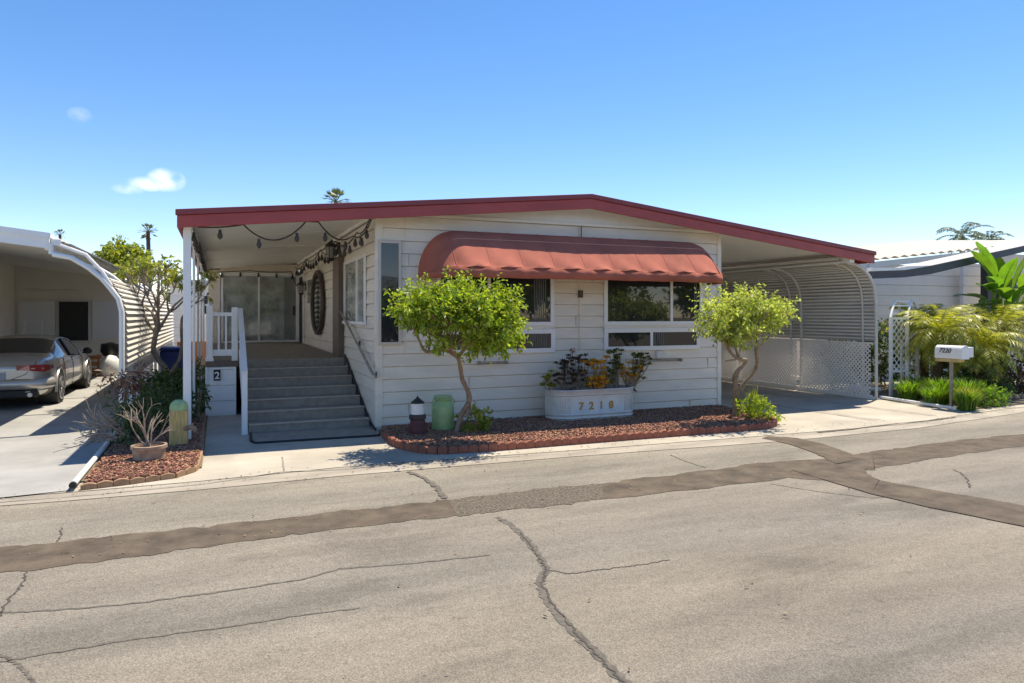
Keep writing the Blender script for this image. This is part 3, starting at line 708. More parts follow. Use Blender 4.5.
# ------------------------------------------------------------------ right carport screen
def resample(pts, step):
    out_ = [Vector(pts[0])]; acc = 0
    for i in range(len(pts) - 1):
        a, b = Vector(pts[i]), Vector(pts[i + 1]); L_ = (b - a).length; t = step - acc
        while t <= L_: out_.append(a.lerp(b, t / L_)); t += step
        acc = (L_ - (t - step))
    return out_
def slat_sheet(prof, y0, y1, step, amp, th=.004, out_sign=1):
    """corrugated pan sheet: sawtooth ribs following a profile in x,z"""
    q = resample(prof, step); mb = MB()
    for i in range(len(q) - 1):
        a, b = q[i], q[i + 1]; d = (b - a).normalized(); n = Vector((-d.y, d.x)) * out_sign
        a2 = a; b2 = b + n * amp
        c = b
        pr = [(a2.x, a2.y), (b2.x, b2.y)]
        vs = [(a2.x, y0, a2.y), (a2.x, y1, a2.y), (b2.x, y1, b2.y), (b2.x, y0, b2.y), (c.x, y0, c.y), (c.x, y1, c.y)]
        mb.add(vs, [(0, 1, 2, 3), (3, 2, 5, 4)])
    return mb
scr = thing('carport_screen', (13.85, 11.4, 0), 'curved pale tube carport screen with slatted top and white lattice below', 'carport screen')
prof_in = [(12.95, 3.13), (13.25, 3.09), (13.5, 2.98), (13.68, 2.82), (13.80, 2.62), (13.86, 2.40), (13.88, 2.1), (13.89, 1.3)]
def arch(mb, y, r=.028, dx=0, foot=0.012, prof=prof_in):
    mb.tube([(p[0] + dx, y, p[1]) for p in prof] + [(prof[-1][0] + dx, y, foot)], r, 8)
for k, y in enumerate((11.40, 13.62, 15.9, 18.2, 20.5, 22.8)):
    a_ = MB(); arch(a_, y, .035, .0); arch(a_, y + .36, .026, .0)
    for z in (.35, 1.3, 2.1): a_.tube([(13.885, y, z), (13.885, y + .36, z)], .02, 6)
    for zz in (.012,): a_.box(13.83, 13.94, y - .06, y + .06, .012, .05); a_.box(13.83, 13.94, y + .3, y + .42, .012, .05)
    a_.build('arch_frame', M_alu, scr, smooth=True)
slat_sheet([(p[0] + .05, p[1]) for p in [(12.75, 3.17)] + prof_in], 11.45, 26, .082, .035, out_sign=1).build('slatted_panel', M_pan2, scr)
def slats(prof, y0, y1, step, wd, off):
    q = resample(prof, step); mb = MB()
    for i in range(len(q) - 1):
        a, b = q[i], q[i + 1]; d = (b - a).normalized(); n = Vector((-d.y, d.x)); p0 = a + n * off; p1 = a + d * wd + n * off; p2 = p1 + n * .012; p3 = p0 + n * .012
        mb.prism([(p0.x, p0.y), (p1.x, p1.y), (p2.x, p2.y), (p3.x, p3.y)], 'y', y0, y1)
    return mb
build_each(slats([(p[0] + .0, p[1]) for p in [(12.75, 3.17)] + prof_in], 11.46, 25.9, .082, .036, .03), 'slat', M_pan, scr)
def lattice(mb, y0, y1, z0, z1, sp, wd, th, x, plane='y'):
    """diagonal strips clipped to the rectangle"""
    W_, H_ = y1 - y0, z1 - z0
    for sgn, off in ((1, 0), (-1, th)):
        c = -H_ if sgn > 0 else 0
        while c < W_ + (0 if sgn > 0 else H_):
            # line: s = c + sgn*t , t in [0,H]
            ts = []
            lo, hi = (max(0, -c), min(H_, W_ - c)) if sgn > 0 else (max(0, c - W_), min(H_, c))
            if hi - lo > .02:
                s0, s1 = c + sgn * lo, c + sgn * hi
                h = wd * .5 * 1.414
                a = [(s0 - h, lo), (s0 + h, lo), (s1 + h, hi), (s1 - h, hi)]
                a = [(min(max(p[0], 0), W_), p[1]) for p in a]
                if plane == 'y': mb.prism([(y0 + p[0], z0 + p[1]) for p in a], 'x', x + off, x + off + th * .9)
                else: mb.prism([(y0 + p[0], z0 + p[1]) for p in a], 'y', x + off, x + off + th * .9)
            c += sp
    return mb
for y0, y1 in ((11.44, 13.64), (13.64, 15.92), (15.92, 18.22), (18.22, 20.52), (20.52, 22.82)):
    l_ = lattice(MB(), y0 + .03, y1 - .03, .10, 1.30, .105, .045, .006, 13.80)
    l_.box(13.79, 13.82, y0, y1, .07, .11); l_.box(13.79, 13.82, y0, y1, 1.28, 1.32)
    l_.build('lattice_panel', M_latt, scr)
MB().box(13.80, 13.86, 11.4, 25.5, .014, .07).build('bottom_rail', M_latt, scr)

# ------------------------------------------------------------------ beds, brick edging, mulch
def mulch_bed(name, poly, z, n, label):
    # chips scattered inside the polygon
    kind(MB().prism(poly, 'z', .014, z).build(name, M_mulch))
    xs = [p[0] for p in poly]; ys = [p[1] for p in poly]
    def inside(x, y):
        c = False; j = len(poly) - 1
        for i in range(len(poly)):
            a, b = poly[i], poly[j]
            if (a[1] > y) != (b[1] > y) and x < (b[0] - a[0]) * (y - a[1]) / (b[1] - a[1]) + a[0]: c = not c
            j = i
        return c
    mb = MB(); k = 0
    while k < n:
        x, y = rnd(min(xs), max(xs)), rnd(min(ys), max(ys))
        if not inside(x, y): continue
        k += 1
        a = rnd(0, PI); l = rnd(.010, .028); wd = rnd(.005, .012); ca, sa = math.cos(a), math.sin(a); tl = rnd(-.35, .35)
        zc = z + rnd(.0, .022)
        q = [(-l, -wd), (l, -wd * .6), (l * .9, wd), (-l * .8, wd * .8)]
        top = [(x + p * ca - r_ * sa, y + p * sa + r_ * ca, zc + p * tl + .006) for p, r_ in q]
        bot = [(x + p * ca - r_ * sa, y + p * sa + r_ * ca, zc + p * tl - .006) for p, r_ in q]
        mb.add(top + bot, [(0, 1, 2, 3), (0, 4, 5, 1), (1, 5, 6, 2), (2, 6, 7, 3), (3, 7, 4, 0)])
    o = mb.build('mulch', M_chip); kind(o, 'stuff'); o['label'] = label; o['category'] = 'mulch'
    return o
bedR = [(2.52, 11.66), (2.40, 10.9), (2.38, 10.2), (2.46, 9.75), (2.62, 9.43), (2.86, 9.26), (3.4, 9.20), (4.6, 9.2), (6.2, 9.19), (8.0, 9.16), (8.6, 9.18), (8.95, 9.35), (9.25, 9.8), (9.5, 10.8), (9.6, 11.66)]
mulch_bed('flower_bed', bedR, .06, 30000, 'reddish brown bark chips filling the bed along the front wall')
bedL = [(-1.40, 8.98), (-.95, 9.02), (-.48, 9.16), (-.27, 9.45), (-.24, 10.4), (-.27, 14.4), (-1.42, 14.4)]
mulch_bed('flower_bed', bedL, .075, 11000, 'reddish brown bark chips filling the narrow bed beside the steps')

def edging(label, line, m, h=.14, L_=.145, group='scalloped brick edging'):
    q = resample([Vector(p) for p in line], L_)
    first = None; g = thing('brick_edging', (q[0].x, q[0].y, 0), label, 'garden edging')
    for i in range(len(q) - 1):
        a, b = q[i], q[i + 1]; d = (b - a).normalized(); n = Vector((-d.y, d.x)); c = (a + b) / 2; Lh = (b - a).length / 2 * .97
        mb = MB(); pts = []
        K = 7; th = .032; hh = h * rnd(.93, 1.05); tw = rnd(-.02, .02)
        top = [(-Lh + 2 * Lh * k / K, hh * (.78 + .22 * math.sin(PI * k / K))) for k in range(K + 1)]
        ring = [(-Lh, .012)] + top + [(Lh, .012)]
        vs = []
        for sg in (-1, 1):
            for s, z in ring:
                p = c + d * s + n * (sg * th + tw * s); vs.append((p.x, p.y, z))
        nn_ = len(ring)
        mb.add(vs, [tuple(range(nn_)), tuple(range(nn_, 2 * nn_))[::-1]] + [((j + 1) % nn_, j, nn_ + j, nn_ + (j + 1) % nn_) for j in range(nn_)])
        mb.build('brick', m, g, bevel=.004)
    return g
edging('red scalloped brick edging curving round the bed under the front windows', bedR[1:-1], M_brick, .125)
edging('tan scalloped brick edging round the small bed with the potted shrub', [(-1.42, 8.93)] + bedL[1:6], M_brick2, .085, .16)

# white drain pipe beside the neighbour's driveway
dp = thing('drain_pipe', (-1.5, 8.95, .06), 'white drain pipe lying between the small bed and the neighbour driveway', 'pipe')
MB().tube([(-1.49, 8.95, .075), (-1.5, 10.5, .075), (-1.52, 13.5, .075)], .034, 10).build('pipe', M_white, dp, smooth=True)
MB().tube([(-1.49, 8.90, .075), (-1.49, 8.96, .075)], .036, 10).build('pipe_mouth', M_black, dp)

db = MB()
for _ in range(900):
    u = rnd(-3, 17); vv = R.choice((rnd(8.3, 9.2), rnd(8.6, 9.1), rnd(2.5, 9), rnd(6.3, 7.2))); a = rnd(0, PI); l = rnd(.006, .022); c_, s__ = math.cos(a) * l, math.sin(a) * l
    z = .017 if vv > 8.3 else .011
    db.add([(u - c_, vv - s__, z), (u + s__ * .5, vv - c_ * .5, z + .004), (u + c_, vv + s__, z + rnd(.002, .012)), (u - s__ * .5, vv + c_ * .5, z + .004)], [(0, 1, 2, 3)])
lt = db.build('leaf_litter', mat('dry_litter', (.20, .14, .08), .9, island=.7)); kind(lt, 'stuff'); lt['label'] = 'scattered dry leaf bits and grit on the street and gutter'; lt['category'] = 'litter'
# ------------------------------------------------------------------ vegetation helpers
def leaf(mb, p, size, nrm=None, asp=.5, droop=.25):
    d = rvec().normalized(); 
    if nrm is not None: d = (d + nrm * 1.0).normalized()
    s = d.cross(rvec()).normalized(); n = d.cross(s)
    L_ = size * rnd(.7, 1.25); W_ = L_ * asp * .5
    a = p; b = p + d * L_ * .5 + s * W_ + n * .06 * L_; c = p + d * L_ + Vector((0, 0, -droop * L_)); e = p + d * L_ * .5 - s * W_ + n * .06 * L_
    mb.add([a, b, c, e], [(0, 1, 2, 3)])
def crown_leaves(mb, blobs, n, size, asp=.5, shell=.55, flat_top=None):
    """blobs: (center, rx, ry, rz); leaves gathered in sprays so that gaps show"""
    tot = sum(b[1] * b[2] * b[3] for b in blobs) ** 1
    for c, rx, ry, rz in blobs:
        k = max(3, int(n * (rx * ry * rz) / tot / 12))
        for _ in range(k):
            v = rvec().normalized() * (shell + (1 - shell) * R.random()) * rnd(.85, 1.06)
            q = Vector((c[0] + v.x * rx, c[1] + v.y * ry, c[2] + v.z * rz)); out_ = Vector((v.x / rx, v.y / ry, v.z / rz)).normalized()
            tw = (out_ + rvec() * .8).normalized()
            for j in range(12):
                leaf(mb, q + tw * (j * size * .16) + rvec() * size * .55, size, out_ * .5, asp)
def clumped(blobs, n, rmin=.13, rmax=.27):
    o = []
    for _ in range(n):
        c, rx, ry, rz = R.choice(blobs); v = rvec().normalized() * rnd(.35, 1.0); q = rnd(rmin, rmax)
        o.append(((c[0] + v.x * rx * .88, c[1] + v.y * ry * .88, c[2] + v.z * rz * .85), q * 1.15, q * 1.1, q * .75))
    return o
def limb(mb, pts, r0, r1, n=8, wob=.0):
    P2 = [Vector(p) for p in pts]; Q = []
    for i in range(len(P2) - 1):
        for k in range(5):
            t = k / 5
            # catmull-rom
            p0 = P2[max(i - 1, 0)]; p1 = P2[i]; p2 = P2[i + 1]; p3 = P2[min(i + 2, len(P2) - 1)]
            q = .5 * ((2 * p1) + (p2 - p0) * t + (2 * p0 - 5 * p1 + 4 * p2 - p3) * t * t + (3 * p1 - p0 - 3 * p2 + p3) * t ** 3)
            Q.append(q + rvec() * wob)
    Q.append(P2[-1]); N_ = len(Q)
    mb.tube(Q, [(r0 + (r1 - r0) * i / (N_ - 1)) * rnd(.92, 1.1) for i in range(N_)], n)

# left tree
t1 = thing('small_tree', (3.55, 10.72, .08), 'bushy bright green tree with a leaning bare trunk before the left window', 'tree')
tk = MB()
limb(tk, [(3.50, 10.60, .02), (3.60, 10.62, .35), (3.70, 10.5, .62), (3.52, 10.35, .95), (3.40, 10.2, 1.3), (3.10, 10.0, 1.52)], .044, .03, 8, .006)
limb(tk, [(3.66, 10.58, .30), (3.72, 10.6, .5), (3.66, 10.5, .75)], .05, .03, 8, .01)
limb(tk, [(3.40, 10.2, 1.3), (3.15, 10.15, 1.42), (2.86, 10.1, 1.40), (2.72, 10.05, 1.62), (2.6, 10.0, 1.85)], .035, .014, 7, .004)
limb(tk, [(2.9, 10.1, 1.40), (2.92, 10.1, 1.6), (2.86, 10.0, 1.95)], .02, .012, 6)
limb(tk, [(2.98, 10.1, 1.41), (3.08, 10.1, 1.6), (3.12, 10.0, 1.95)], .02, .012, 6)
limb(tk, [(3.12, 10.0, 1.50), (3.0, 9.9, 1.75), (3.3, 9.7, 2.1)], .03, .012, 6)
limb(tk, [(3.40, 10.2, 1.3), (3.6, 10.0, 1.6), (3.9, 9.8, 1.9)], .03, .012, 6)
for b_ in range(16):
    v = rvec().normalized(); e = Vector((3.3 + v.x * .75, 9.75 + v.y * .55, 1.92 + v.z * .35)); limb(tk, [(3.25, 10.05, 1.45), Vector((3.28, 9.95, 1.55)).lerp(e, .5) + rvec() * .06, e], .02, .006, 5)
tk.build('trunk', M_bark, t1, smooth=True)
cl = MB(); 
cl_blobs = [((3.20, 9.75, 1.96), .78, .7, .44), ((2.78, 9.85, 2.04), .42, .5, .28), ((3.72, 9.70, 1.84), .50, .6, .50), ((3.25, 9.7, 2.14), .62, .55, .30), ((3.72, 9.75, 1.55), .42, .45, .26), ((3.92, 9.75, 1.98), .32, .4, .34), ((2.95, 9.8, 2.12), .45, .45, .26), ((3.95, 9.75, 1.66), .26, .35, .26)]
cl_small = clumped(cl_blobs, 90)
crown_leaves(cl, cl_small, 12500, .080, .5, .2)
for _ in range(190):
    b_ = R.choice(cl_blobs); v = rvec().normalized(); v.z = abs(v.z) * 1.1 - .1
    p = Vector((b_[0][0] + v.x * b_[1], b_[0][1] + v.y * b_[2], b_[0][2] + v.z * b_[3]))
    L2 = rnd(.012, .034)
    for j in range(8): leaf(cl, p + v * j * L2 + rvec() * .03, .075, v, .4)
cl.build('crown', M_leaf, t1)
# little sprouts at the foot of the trunk
fp = MB()
crown_leaves(fp, [((3.85, 10.62, .22), .2, .2, .16)], 420, .075, .5, .3)
tag(fp.build('low_plant', M_leafy), 'small yellow green plant at the foot of the left tree', 'plant', 'low plants in the front bed')

# right tree
t2 = thing('small_tree', (8.95, 10.35, .08), 'airy pale green tree with twisted twin trunks at the right corner', 'tree')
tk = MB()
limb(tk, [(8.92, 10.35, .02), (8.88, 10.3, .5), (8.80, 10.2, .85), (8.95, 10.1, 1.1), (8.70, 10.0, 1.15), (8.45, 9.95, 1.3), (8.2, 9.9, 1.65)], .06, .02, 8, .006)
limb(tk, [(8.98, 10.35, .02), (9.05, 10.35, .55), (9.28, 10.2, .95), (9.2, 10.1, 1.3), (9.15, 10.0, 1.75), (9.0, 9.9, 2.1)], .055, .018, 8, .006)
limb(tk, [(8.70, 10.0, 1.15), (8.62, 10.0, 1.4), (8.5, 9.9, 1.8)], .03, .012, 6)
limb(tk, [(8.62, 10.0, 1.14), (8.4, 10.0, 1.12)], .02, .012, 6)
limb(tk, [(9.2, 10.1, 1.3), (9.5, 9.9, 1.7), (9.7, 9.8, 1.95)], .02, .01, 6)
for b_ in range(18):
    v = rvec().normalized(); e = Vector((8.65 + v.x * .7, 9.85 + v.y * .5, 1.9 + v.z * .33)); limb(tk, [R.choice([(9.15, 10.0, 1.5), (8.6, 9.97, 1.35)]), Vector((8.75, 9.95, 1.6)).lerp(e, .5) + rvec() * .07, e], .018, .005, 5)
tk.build('trunk', M_bark, t2, smooth=True)
cl = MB(); bl2 = [((8.55, 9.85, 1.92), .62, .65, .40), ((8.15, 9.9, 2.0), .40, .5, .38), ((8.95, 9.8, 1.92), .46, .5, .34), ((8.7, 9.8, 2.16), .52, .5, .26), ((9.28, 9.75, 1.98), .30, .35, .20), ((8.5, 9.8, 1.6), .40, .4, .2), ((8.2, 9.85, 1.7), .3, .35, .25)]
crown_leaves(cl, clumped(bl2, 58, .12, .24), 7000, .076, .5, .2)
for _ in range(130):
    b_ = R.choice(bl2); v = rvec().normalized(); v.z = abs(v.z)
    p = Vector((b_[0][0] + v.x * b_[1], b_[0][1] + v.y * b_[2], b_[0][2] + v.z * b_[3]))
    for j in range(7): leaf(cl, p + v * j * .025 + rvec() * .02, .07, v, .4)
cl.build('crown', M_leaf2, t2)
fp = MB(); crown_leaves(fp, [((9.05, 10.0, .22), .35, .3, .2), ((9.0, 9.7, .2), .3, .25, .14)], 900, .075, .4, .2)
tag(fp.build('low_plant', M_leaf), 'green leafy ground plant around the foot of the right tree', 'plant', 'low plants in the front bed')
sp_ = MB()
for _ in range(26):
    a = rnd(0, 2 * PI); x, y = 9.2 + rnd(-.08, .08), 10.2 + rnd(-.08, .08); h = rnd(.35, .62)
    e = Vector((math.cos(a), math.sin(a), 0)) * rnd(.05, .3); s = Vector((-math.sin(a), math.cos(a), 0)) * .012
    p0 = Vector((x, y, .08)); p1 = p0 + e * .4 + Vector((0, 0, h * .6)); p2 = p0 + e + Vector((0, 0, h))
    sp_.add([p0 - s, p0 + s, p1 + s, p1 - s, p2], [(0, 1, 2, 3), (3, 2, 4)])
tag(sp_.build('strappy_plant', M_leafy), 'upright strappy pale green plant beside the right tree trunk', 'plant', 'low plants in the front bed')

# ------------------------------------------------------------------ bed objects
# stock tank planter
tr = thing('stock_tank_planter', (6.3, 11.2, .08), 'long white oval metal tank planter with brass house numbers', 'planter')
def stad(x0, x1, yc, r, n=14):
    P_ = []
    for k in range(n + 1):
        t = -PI / 2 + PI * k / n; P_.append((x1 - r + r * math.cos(t), yc + r * math.sin(t)))
    for k in range(n + 1):
        t = PI / 2 + PI * k / n; P_.append((x0 + r + r * math.cos(t), yc + r * math.sin(t)))
    return P_
def stad_loft(mb, prof, x0, x1, yc, r):
    rings = [[(p[0], p[1], z) for p in stad(x0 - o, x1 + o, yc, r + o)] for o, z in prof]
    n = len(rings[0]); vs = [p for rg in rings for p in rg]
    mb.add(vs, [(i * n + k, i * n + (k + 1) % n, (i + 1) * n + (k + 1) % n, (i + 1) * n + k) for i in range(len(rings) - 1) for k in range(n)]); return mb
X0, X1, YC, RR = 5.42, 7.16, 11.22, .31
stad_loft(MB(), [(-.012, .04), (-.012, .09), (0, .095), (.010, .11), (0, .125), (0, .155), (.012, .17), (0, .185), (0, .50), (.016, .515), (.016, .585), (.028, .60), (.02, .615), (-.02, .615), (-.03, .50)], X0, X1, YC, RR).build('tank', M_galv, tr, smooth=True)
st = MB(); st_p = stad(X0, X1, YC, RR, 34)
for i, p in enumerate(st_p):
    if i < 30 or i > 38: st.tube([(p[0], p[1], .20), (p[0], p[1], .49)], .008, 5)
build_each(st, 'fluting', M_galv, tr)
hd = MB(); hd.tube([(X1 + .0, YC - .12, .56), (X1 + .07, YC - .12, .52), (X1 + .07, YC + .12, .52), (X1, YC + .12, .56)], .010, 6); hd.build('handle', M_iron, tr)
sk_ = MB(); stad_loft(sk_, [(-.035, .54)], X0, X1, YC, RR); sk_.add([(p[0], p[1], .54) for p in stad(X0 + .03, X1 - .03, YC, RR - .03)], [tuple(range(30))]); sk_.build('potting_soil', M_mulch, tr)
for i, ch in enumerate('7218'):
    text_mesh('house_number', ch, .185, (5.95 + i * .205, YC - RR - .006, .262), FRONT, M_gold, tr, bold=.005)
# succulents in the tank, each its own plant
def succulent(x, y, z, h, n, m, lab, spread=.2, size=.05, lean=0, name='succulent'):
    o = thing(name, (x, y, z), lab, 'succulent', 'succulents growing in the white tank')
    st = MB(); lf = MB()
    n = int(n * 2.1); size *= 1.35
    for k in range(n):
        a = rnd(0, 2 * PI); rr = rnd(.2, 1) * spread * 1.15
        tip = Vector((x + math.cos(a) * rr + lean, y + math.sin(a) * rr * .7, z + h * rnd(.25, 1.0)))
        limb(st, [(x + rnd(-.05, .05), y + rnd(-.03, .03), z), (x + (tip.x - x) * .5 + rnd(-.03, .03), (y + tip.y) / 2, z + (tip.z - z) * .5), tip], .008, .005, 5)
        K = 13
        for j in range(K):
            t = 2 * PI * j / K * 2.4; el = .15 + .9 * j / K
            d = Vector((math.cos(t) * math.cos(el), math.sin(t) * math.cos(el), math.sin(el))); s = Vector((-math.sin(t), math.cos(t), 0))
            L_ = size * rnd(.8, 1.2) * (1.15 - .4 * j / K)
            lf.add([tip, tip + d * L_ * .6 + s * L_ * .28, tip + d * L_, tip + d * L_ * .6 - s * L_ * .28], [(0, 1, 2, 3)])
    st.build('stem', M_dry, o); lf.build('rosettes', m, o); return o
zt = .55
succulent(5.50, 11.1, zt, .38, 6, M_leafy, 'pale green rosette plant spilling over the left end of the tank', .1, .07, -.12)
succulent(5.75, 11.2, zt, .55, 16, M_rosette, 'tall dark rosette succulent at the left end of the tank', .20, .062)
succulent(6.05, 11.2, zt, .68, 18, M_rosette, 'tallest dusky succulent left of the middle of the tank', .22, .062)
succulent(6.35, 11.1, zt, .62, 14, M_flowery, 'yellow orange succulent in the middle of the tank', .22, .068)
succulent(6.28, 10.98, zt, .26, 14, M_flowery, 'low cream yellow succulent hanging over the front rim', .2, .07)
succulent(6.62, 11.15, zt, .42, 9, M_rosetteg, 'short olive succulent right of the middle of the tank', .14, .068)
succulent(6.85, 11.2, zt, .75, 12, M_rosetteg, 'tall green rosette succulent before the right window', .14, .065)
succulent(7.08, 11.15, zt, .50, 14, M_flowery, 'orange tinted succulent at the right end of the tank', .22, .06, .1)
succulent(7.2, 11.2, zt, .66, 16, M_rosetteg, 'leggy olive succulent leaning over the right end of the tank', .24, .06, .12)
fl = MB(); limb(fl, [(5.98, 11.3, .55), (5.96, 11.32, .95), (6.0, 11.35, 1.28)], .007, .005, 5)
for _ in range(30): leaf(fl, Vector((6.0, 11.35, 1.27)) + rvec() * .05, .05, Vector((0, 0, 1)))
tag(fl.build('flower_stalk', mat('brick_flower', (.33, .13, .08), .8, island=.3)), 'tall dried reddish flower stalk rising behind the tank', 'flower stalk')

# lighthouse ornament
lh = thing('lighthouse_ornament', (2.90, 10.72, .08), 'small lighthouse ornament with dark cap and maroon base by the corner', 'garden ornament')
LHB = (2.90, 10.72, .08)
MB().lathe([(.15, .0), (.15, .05), (.115, .22)], LHB, 8).build('tower_base', mat('maroon_paint', (.12, .03, .035), .6, var=.3, vscale=12), lh)
MB().lathe([(.135, .22), (.14, .23), (.135, .29), (.12, .30)], LHB, 8).build('gallery', M_iron, lh)
MB().lathe([(.11, .30), (.105, .47)], LHB, 16).build('tower', M_doorw, lh, smooth=True)
MB().lathe([(.115, .47), (.11, .485), (.03, .55), (.012, .57), (0, .60)], LHB, 12).build('cap', M_iron, lh)
# green milk can
mc = thing('milk_can', (3.43, 11.02, .08), 'light green metal milk can behind the left tree trunk', 'milk can')
cx, cy = 3.40, 10.98
MB().lathe([(.18, 0), (.185, .02), (.185, .36), (.175, .40), (.14, .44), (.135, .48), (.16, .51), (.16, .53), (.13, .54)], (cx, cy, .06), 28).build('can_body', M_green, mc, smooth=True)
MB().lathe([(.155, .541), (.15, .56), (0, .575)], (cx, cy, .06), 28).build('lid', M_green, mc, smooth=True)
for s in (-1, 1):
    MB().tube([(cx + s * .17, cy - .02, .46), (cx + s * .195, cy - .02, .50), (cx + s * .185, cy - .02, .55), (cx + s * .14, cy - .02, .57)], .010, 6).build('handle', M_green, mc, smooth=True)
# bollard
bo = thing('timber_bollard', (-.53, 11.15, .07), 'square yellow timber bollard with rounded mint green top', 'bollard')
MB().box(-.66, -.42, 10.98, 11.22, .06, .58).build('post', M_wood, bo, bevel=.012)
MB().lathe([(.122, 0), (.125, .04), (.105, .10), (.06, .14), (0, .15)], (-.54, 11.1, .58), 20).build('cap', M_mint, bo, smooth=True)
kb = MB(); limb(kb, [(-.45, 11.0, .32), (-.36, 10.94, .34), (-.30, 10.9, .29)], .04, .035, 8, .008); limb(kb, [(-.37, 10.95, .33), (-.35, 10.9, .40)], .02, .012, 6); kb.build('branch_stub', M_bark, bo, smooth=True)
# potted bare shrub
pc = Vector((-.84, 10.12, .065))
pt_ = thing('potted_shrub', pc, 'bare branching dry shrub in a pale round terracotta pot', 'potted plant')
MB().lathe([(.18, 0), (.19, .01), (.195, .15), (.215, .16), (.215, .20), (.185, .205), (.18, .17)], pc, 28).build('pot', M_terra, pt_, smooth=True)
MB().lathe([(0, .17), (.185, .172)], pc, 28).build('potting_soil', M_mulch, pt_)
bs_ = MB()
def twig(mb, p, d, L_, r, lev):
    n = 4; pts = [p]; q = p.copy(); dd = d.copy()
    for i in range(n):
        dd = (dd + rvec() * .26 + Vector((0, 0, .02))).normalized(); q = q + dd * L_ / n; pts.append(q.copy())
    limb(mb, pts, r, r * .6, 6)
    if lev > 0:
        for k in range(R.choice((2, 2, 3))): 
            twig(mb, pts[R.choice((2, 3, 4))], (dd + rvec() * .7 + Vector((0, 0, .1))).normalized(), L_ * rnd(.4, .65), r * .6, lev - 1)
    return pts[-1]
b0 = pc + Vector((0, 0, .16))
for k, (dx, dy, dz, L_) in enumerate([(-.35, .1, 1, .44), (.02, 0, 1, .46), (.25, .1, 1, .38), (.8, .0, .8, .40), (-.2, -.1, 1, .46), (-.55, 0, 1, .36), (.1, .2, 1, .4)]):
    twig(bs_, b0 + Vector((rnd(-.03, .03), rnd(-.03, .03), 0)), Vector((dx, dy, dz)).normalized(), L_, .012, 2)
bs_.build('branches', M_dry, pt_, smooth=True)

# plants in the left bed
def shrub(name, label, blobs, n, size, m, group=None, asp=.45, stems=True, cat='shrub', shell=.35):
    c = blobs[0][0]; o = thing(name, (c[0], c[1], .07), label, cat, group)
    lf = MB(); crown_leaves(lf, blobs, n, size, asp, shell); lf.build('foliage', m, o)
    if stems:
        st = MB()
        for b in blobs:
            for _ in range(4):
                limb(st, [(b[0][0] + rnd(-.1, .1), b[0][1] + rnd(-.1, .1), .05), ((b[0][0]) + rnd(-.2, .2) * b[1], b[0][1], b[0][2] * .6), (b[0][0] + rnd(-.7, .7) * b[1], b[0][1] + rnd(-.7, .7) * b[2], b[0][2] + b[3] * .5)], .016, .006, 5)
        st.build('stems', M_bark, o)
    return o
GS = 'shrubs in the narrow bed beside the driveway'
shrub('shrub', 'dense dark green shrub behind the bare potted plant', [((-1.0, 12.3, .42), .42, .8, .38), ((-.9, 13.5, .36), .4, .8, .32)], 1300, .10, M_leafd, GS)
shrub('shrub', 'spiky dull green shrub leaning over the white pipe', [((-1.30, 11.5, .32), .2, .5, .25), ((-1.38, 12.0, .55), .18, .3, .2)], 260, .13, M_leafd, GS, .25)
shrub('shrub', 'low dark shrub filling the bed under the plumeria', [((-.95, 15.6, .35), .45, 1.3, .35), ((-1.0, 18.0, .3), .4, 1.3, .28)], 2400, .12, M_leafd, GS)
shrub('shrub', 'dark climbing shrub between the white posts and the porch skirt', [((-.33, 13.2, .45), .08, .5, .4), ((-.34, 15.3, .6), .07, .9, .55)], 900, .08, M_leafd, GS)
tw = MB()
for _ in range(24):
    a = rnd(-PI, PI); p = Vector((-1.35, 11.1, .3)) + rvec() * .15
    twig(tw, p, Vector((-.9 + rnd(-.3, .5), -.4 + rnd(-.5, .5), rnd(-.1, .8))).normalized(), rnd(.2, .45), .009, 1)
tag(tw.build('dry_shrub', M_dry, smooth=True), 'tangle of pale dry twigs hanging over the driveway edge', 'dry shrub')
br = shrub('bromeliad', 'low plant with dull red and green tips above the dry twigs', [((-1.32, 12.2, .98), .2, .25, .12)], 260, .13, mat('bromeliad_leaf', (.20, .10, .06), .5, island=.6), GS, .25)

# plumeria with bare branches and leaf tufts at the tips
pl = thing('plumeria_tree', (-1.15, 16.6, .05), 'tall forking plumeria tree with sparse leaf tufts beside the white posts', 'tree')
bm_, lm = MB(), MB()
def plum(p, d, L_, r, lev):
    e = p + d * L_ * .5 + rvec() * L_ * .08; f = p + d * L_ + rvec() * L_ * .06
    limb(bm_, [p, e, f], r, r * .75, 7)
    if lev == 0:
        if R.random() < .6:
            for _ in range(R.choice((3, 4, 6))): leaf(lm, f + rvec() * .04, rnd(.11, .18), (d + rvec() * .9), .36, .35)
        return
    for k in range(R.choice((2, 2, 3)) if lev > 1 else 2):
        nd = (d * .9 + rvec() * .85); nd.z = abs(nd.z) * .8 + .35; nd.y *= 1.1; plum(f, nd.normalized(), L_ * rnd(.62, .82), r * .68, lev - 1)
base = Vector((-1.1, 16.7, .05))
limb(bm_, [base, (-1.0, 16.8, .6), (-1.3, 16.8, 1.15), (-1.25, 16.8, 1.6)], .065, .05, 9, .01)
for d in ((-.55, .1, 1), (.1, -.2, 1), (.45, .3, .9), (-.2, .5, 1), (.05, -.6, .9)):
    plum(Vector((-1.25, 16.8, 1.55)), Vector(d).normalized(), .52, .036, 5)
limb(bm_, [(-1.1, 16.75, .5), (-.8, 16.7, 1.0), (-.75, 16.6, 1.5)], .04, .03, 7)
plum(Vector((-.75, 16.6, 1.45)), Vector((.0, -.2, 1)).normalized(), .45, .035, 3)
bm_.build('trunk', M_barkp, pl, smooth=True); lm.build('leaves', mat('plumeria_leaf', (.27, .30, .06), .45, island=.4, trans=.35), pl)
for c in [(-1.35, 16.4, 2.0)]:
    pass

